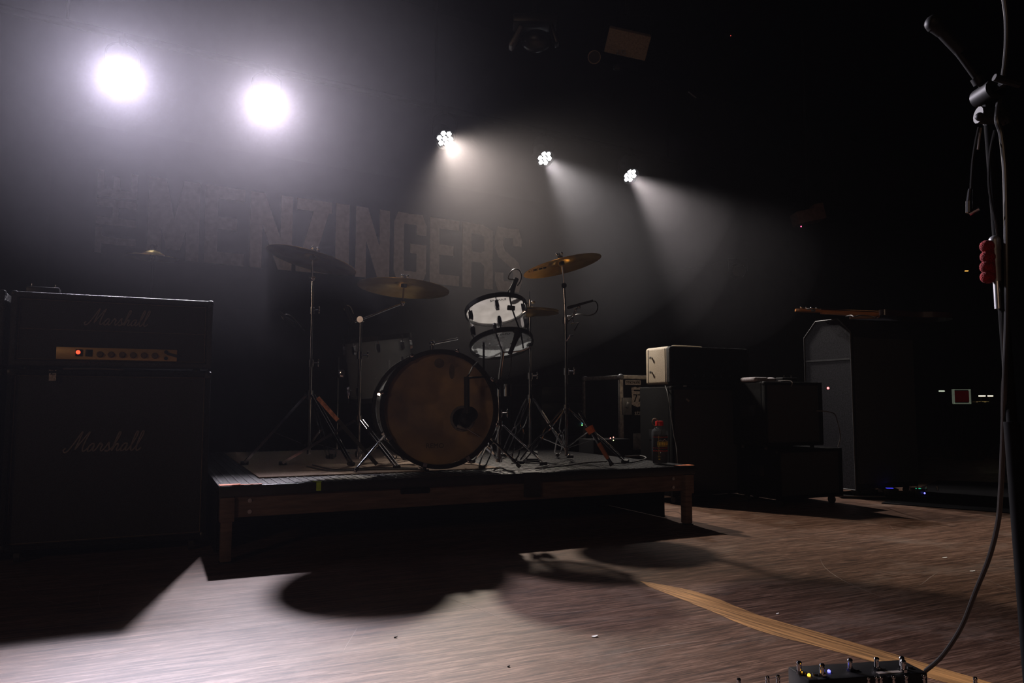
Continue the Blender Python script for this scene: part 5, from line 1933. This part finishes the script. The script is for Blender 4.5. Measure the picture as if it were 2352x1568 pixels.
for px_, w_ in ((2255, 0.08), (2274, 0.06)):
    c_ = at(px_, 909, 9.1)
    tt = thing('desk_lamp', 'small warm lamp on the distant desk, left one' if px_ == 2255 else 'small warm lamp on the distant desk, right one', 'lamp', Vector((c_.x, c_.y, dz + 0.0155)), 0.0, 'desk lamps far right')
    hz2 = c_.z - (dz + 0.0155)
    obj('shade', G().box((0, 0, hz2 + 0.012), (w_, 0.06, 0.014), bevel=0.004), M_black, tt)
    obj('tube', G().box((0, -0.005, hz2), (w_ * 0.8, 0.03, 0.010)), led('warm_tube', (1, .85, .5), 4.0), tt)
    obj('stem', G().cyl((0, 0.02, 0), (0, 0.02, hz2 + 0.01), 0.004, n=8), M_black, tt)
    obj('base', G().cyl((0, 0.02, 0), (0, 0.02, 0.006), 0.03, n=14), M_black, tt)
t = obj('papers', G().box((0, 0, 0.003), (0.16, 0.12, 0.006)).box((0.02, 0.01, 0.009), (0.14, 0.10, 0.005), R=Matrix.Rotation(0.2, 3, 'Z')), mat('warm_paper', (0.6, 0.5, 0.3), 0.8))
t.location = (tb.x - 0.04, tb.y + 0.02, dz + 0.0155)
tag(t, 'loose papers lit by the small lamps on the distant desk', 'papers')
p_ = at(2163, 898, 9.3)
t = thing('wall_lamp', 'tiny pale lamp left of the distant red screen', 'lamp', p_)
obj('diffuser', G().box((0, 0, 0), (0.07, 0.02, 0.018), bevel=0.006), led('pale_lamp', (.8, .9, .7), 0.5), t)
obj('post', G().cyl((0, 0.02, -p_.z + 0.01), (0, 0.02, 0.01), 0.012, n=8), M_black, t)
p_ = at(2220, 622, 9.3)
t = thing('exit_lamp', 'tiny amber lamp hanging in the dark left of the red foam pad', 'lamp', p_)
obj('diffuser', G().box((0, 0, 0), (0.04, 0.02, 0.010), bevel=0.003), led('amber_lamp', (1, .5, .1), 1.2), t)
obj('hanger', G().cyl((0, 0.015, 0), (0, 0.015, 4.3 - p_.z), 0.006, n=8), M_black, t)

# ================================================================== OVERHEAD FIXTURES
c_ = at(1444, 90, 5.2)
t = thing('ceiling_projector', 'brown rectangular fixture hanging at the top of the picture', 'ceiling fixture', c_)
RR = Matrix.Rotation(math.radians(13.0), 3, 'Y') @ Matrix.Rotation(math.radians(35), 3, 'X')
obj('housing', G().box((0, 0.06, 0), (0.30, 0.12, 0.165), R=RR, bevel=0.006), M_brown, t)
obj('front_lip', G().box(RR @ Vector((0, -0.004, -0.070)), (0.30, 0.012, 0.022), R=RR, bevel=0.003), M_brown, t)
obj('lens_ring', G().cyl(at(1365, 131, 5.15) - c_, at(1368, 128, 5.28) - c_, 0.040, 0.034, n=20), M_plastic, t)
obj('lens_rim', G().lathe([(0.040, 0), (0.046, 0.0), (0.046, 0.012), (0.040, 0.012)], 20, Matrix.Translation(at(1365, 131, 5.14) - c_) @ frame((0, 1, 0.2)).to_4x4(), close=True), M_brown, t)
obj('lens_arm', G().cyl(at(1368, 128, 5.26) - c_, at(1400, 112, 5.30) - c_, 0.012, n=8), M_black, t)
obj('badge', textmesh('LG', 0.055, facing(RR @ Vector((-0.03, -0.004, -0.095)) + Vector((0, -0.02, -0.012)), (0, -1, -0.3))), M_grey, t)
obj('yoke', G().tube([(-0.17, 0.05, 0.0), (-0.17, 0.05, 0.2), (0.17, 0.05, 0.2), (0.17, 0.05, 0)], 0.008, 6, 0), M_black, t)
obj('drop_pipe', G().cyl((0, 0.05, 0.2), (0, 0.05, 4.3 - c_.z), 0.016, n=10), M_black, t)
c_ = at(1418, 155, 5.25)
t = thing('pendant_camera', 'tiny dark device with a white glint hanging under the brown fixture', 'ceiling fixture', c_)
obj('body', G().sph((0, 0, 0), 0.028, (1.2, 1, 0.8)), M_plastic, t)
obj('glint', G().box((-0.006, -0.026, -0.008), (0.005, 0.004, 0.012)), M_chrome, t)
obj('drop_wire', G().cyl((0, 0, 0), (0, 0.0, 4.3 - c_.z), 0.003, n=6), M_black, t)
c_ = at(1222, 88, 5.0)
t = thing('moving_head_lamp', 'unlit dark moving lamp hanging left of the brown fixture', 'ceiling fixture', c_)
obj('head', G().sph((0.03, 0, -0.02), 0.085, (1.2, 1, 0.85), 20), M_plastic, t)
obj('arm', G().box((-0.11, 0, 0.0), (0.03, 0.09, 0.16), R=Matrix.Rotation(0.5, 3, 'Y'), bevel=0.01), M_grey, t)
obj('arm', G().box((0.15, 0, 0.02), (0.03, 0.09, 0.14), R=Matrix.Rotation(-0.3, 3, 'Y'), bevel=0.01), M_plastic, t)
obj('base', G().box((0.02, 0, 0.11), (0.30, 0.16, 0.06), bevel=0.01), M_plastic, t)
obj('drop_pipe', G().cyl((0.02, 0, 0.12), (0.02, 0, 4.3 - c_.z), 0.02, n=10), M_black, t)
c_ = at(1856, 498, 7.2)
t = thing('ceiling_speaker', 'dark brown hanging speaker with a tiny red light', 'ceiling fixture', c_)
RR = Matrix.Rotation(math.radians(-12), 3, 'Y')
obj('cabinet', G().box((0, 0, 0), (0.27, 0.18, 0.12), R=RR, bevel=0.008), mat('dark_brown_housing', (0.10, 0.05, 0.04), 0.8), t)
obj('horn', G().box(RR @ Vector((0.09, -0.02, 0.07)), (0.09, 0.14, 0.05), R=RR, bevel=0.008), MATS['dark_brown_housing'], t)
obj('indicator_light', G().sph(at(1840, 520, 7.08) - c_, 0.006, n=8), led('pink_led', (1, .1, .25), 3), t)
obj('drop_pipe', G().cyl((0, 0, 0.05), (0, 0, 4.3 - c_.z), 0.014, n=10), M_black, t)
c_ = at(1694, 622, 7.4)
t = thing('stage_lamp', 'unlit small lamp on the dark wall right of the haze beams', 'stage light', c_, 0.0)
obj('housing', G().lathe([(0.0, 0.10), (0.05, 0.10), (0.07, 0.05), (0.085, -0.04), (0.078, -0.04), (0.06, 0.04), (0, 0.05)], 8, frame((0.6, 1, 0.2)).to_4x4()), M_plastic, t)
obj('yoke', G().tube([(-0.09, 0, 0), (-0.09, 0, 0.12), (0.09, 0, 0.12), (0.09, 0, 0)], 0.006, 6, 0), M_plastic, t)
obj('wall_arm', G().cyl((0, 0, 0.12), Vector((0, 0, 0.12)) - WN * ((c_ - BK).dot(WN)), 0.01, n=8), M_black, t)
c_ = at(1590, 218, 6.6)
t = thing('ceiling_hook', 'small grey hook bracket in the dark below the ceiling', 'ceiling fixture', c_)
obj('strap', G().tube([(-0.035, 0, 0.03), (0, 0, 0), (0.035, 0, -0.028)], 0.006, 6), M_grey, t)
obj('drop_wire', G().cyl((-0.035, 0, 0.03), (-0.035, 0, 4.3 - c_.z), 0.003, n=6), M_black, t)
c_ = at(1676, 86, 6.0)
t = thing('smoke_detector', 'tiny red light of a black detector near the ceiling', 'ceiling fixture', c_)
obj('case', G().cyl((0, 0.02, 0.0), (0, 0.02, 0.03), 0.05, n=20), M_black, t)
obj('indicator_light', G().sph((0, -0.03, 0.0), 0.004, n=8), led('faint_red', (1, .1, .08), 0.6), t)
obj('drop_wire', G().cyl((0, 0.02, 0.03), (0, 0.02, 4.3 - c_.z), 0.006, n=6), M_black, t)

# ================================================================== HAZE
def haze(name, label, c, radii, R, dens, g_=HAZE_G, col=(0.95, 0.92, 1.0), group=None):
    key = 'haze_%g_%g' % (dens, g_)
    if key not in MATS:
        m = bpy.data.materials.new(key)
        m.use_nodes = True
        n = m.node_tree
        n.nodes.clear()
        ou = n.nodes.new('ShaderNodeOutputMaterial')
        sc_ = n.nodes.new('ShaderNodeVolumeScatter')
        sc_.inputs['Density'].default_value = dens
        sc_.inputs['Anisotropy'].default_value = g_
        sc_.inputs['Color'].default_value = col + (1,)
        n.links.new(sc_.outputs[0], ou.inputs['Volume'])
        MATS[key] = m
    gg = G()
    q_ = bmesh.ops.create_icosphere(gg.bm, subdivisions=4, radius=1.0)
    bmesh.ops.transform(gg.bm, matrix=R.to_4x4() @ Matrix.Diagonal((radii[0], radii[1], radii[2], 1)), verts=q_['verts'])
    o_ = obj(name, gg, MATS[key], None, kind='stuff')
    o_.location = c
    return tag(o_, label, 'haze', group)


RW3 = Matrix((WD, WN, Vector((0, 0, 1)))).transposed()
for c_, r_, d_, lb in HZB:
    haze('haze', lb, WP + WD * c_[0] + WN * c_[1] + Vector((0, 0, c_[2])), r_, RW3, d_)
for i_, lb in ((0, 'added ball of haze for the glare round the blazing lamp at far left'), (1, 'added ball of haze for the glare round the blazing lamp above the banner')):
    dd_ = (AIM[i_] - LP[i_]).normalized()
    haze('haze_wisp', lb, LP[i_] + dd_ * 0.30, (0.45, 0.45, 0.55), frame(dd_), 0.004, group='wisps of haze under the lamps')  # haze added round the two bright lamps to widen their glare
for i_, lb in ((2, 'below the middle lamp'), (3, 'below the second lamp from the right'), (4, 'below the rightmost lamp')):
    dd_ = (AIM[i_] - LP[i_]).normalized()
    for k, (off, ra, rc, dn) in enumerate(PUFFS):
        haze('haze_wisp', ('outer ', 'inner ')[k] + 'wisp of lit haze ' + lb, LP[i_] + dd_ * off, (rc, rc, ra), frame(dd_), dn * PUFK[i_ - 2], group='wisps of haze under the lamps')

# ================================================================== LITTER ON THE FLOOR
def scrap(px_, py_, s_, label, m=M_paper):
    q_ = onz(px_, py_, 0.0)
    g = G()
    pts_ = []
    for k in range(7):
        a_ = 2 * PI * k / 7
        r_ = s_ * random.uniform(0.55, 1.0)
        pts_.append((r_ * math.cos(a_), r_ * 0.8 * math.sin(a_)))
    g.prism(pts_, 0.0012)
    for v in g.bm.verts:
        v.co.z += 0.006 * max(0, v.co.x) / max(s_, 1e-3) * 0.6
    o_ = obj('paper_scrap', g, m)
    o_.location = (q_.x, q_.y, 0.0005)
    return tag(o_, label, 'litter', 'scraps on the stage floor')


scrap(1366, 1462, 0.010, 'small white scrap of paper left of the pale floor strip')
scrap(2170, 1281, 0.012, 'tiny pale scrap on the floor far right, upper one')
scrap(2233, 1312, 0.012, 'tiny pale scrap on the floor just left of the long lead')
scrap(1785, 1410, 0.006, 'tiny pale fleck right of the pale floor strip')
scrap(908, 1464, 0.007, 'small dark fleck on the bright floor in front of the riser', M_black)
scrap(1168, 1531, 0.006, 'small dark fleck low on the bright floor', M_black)
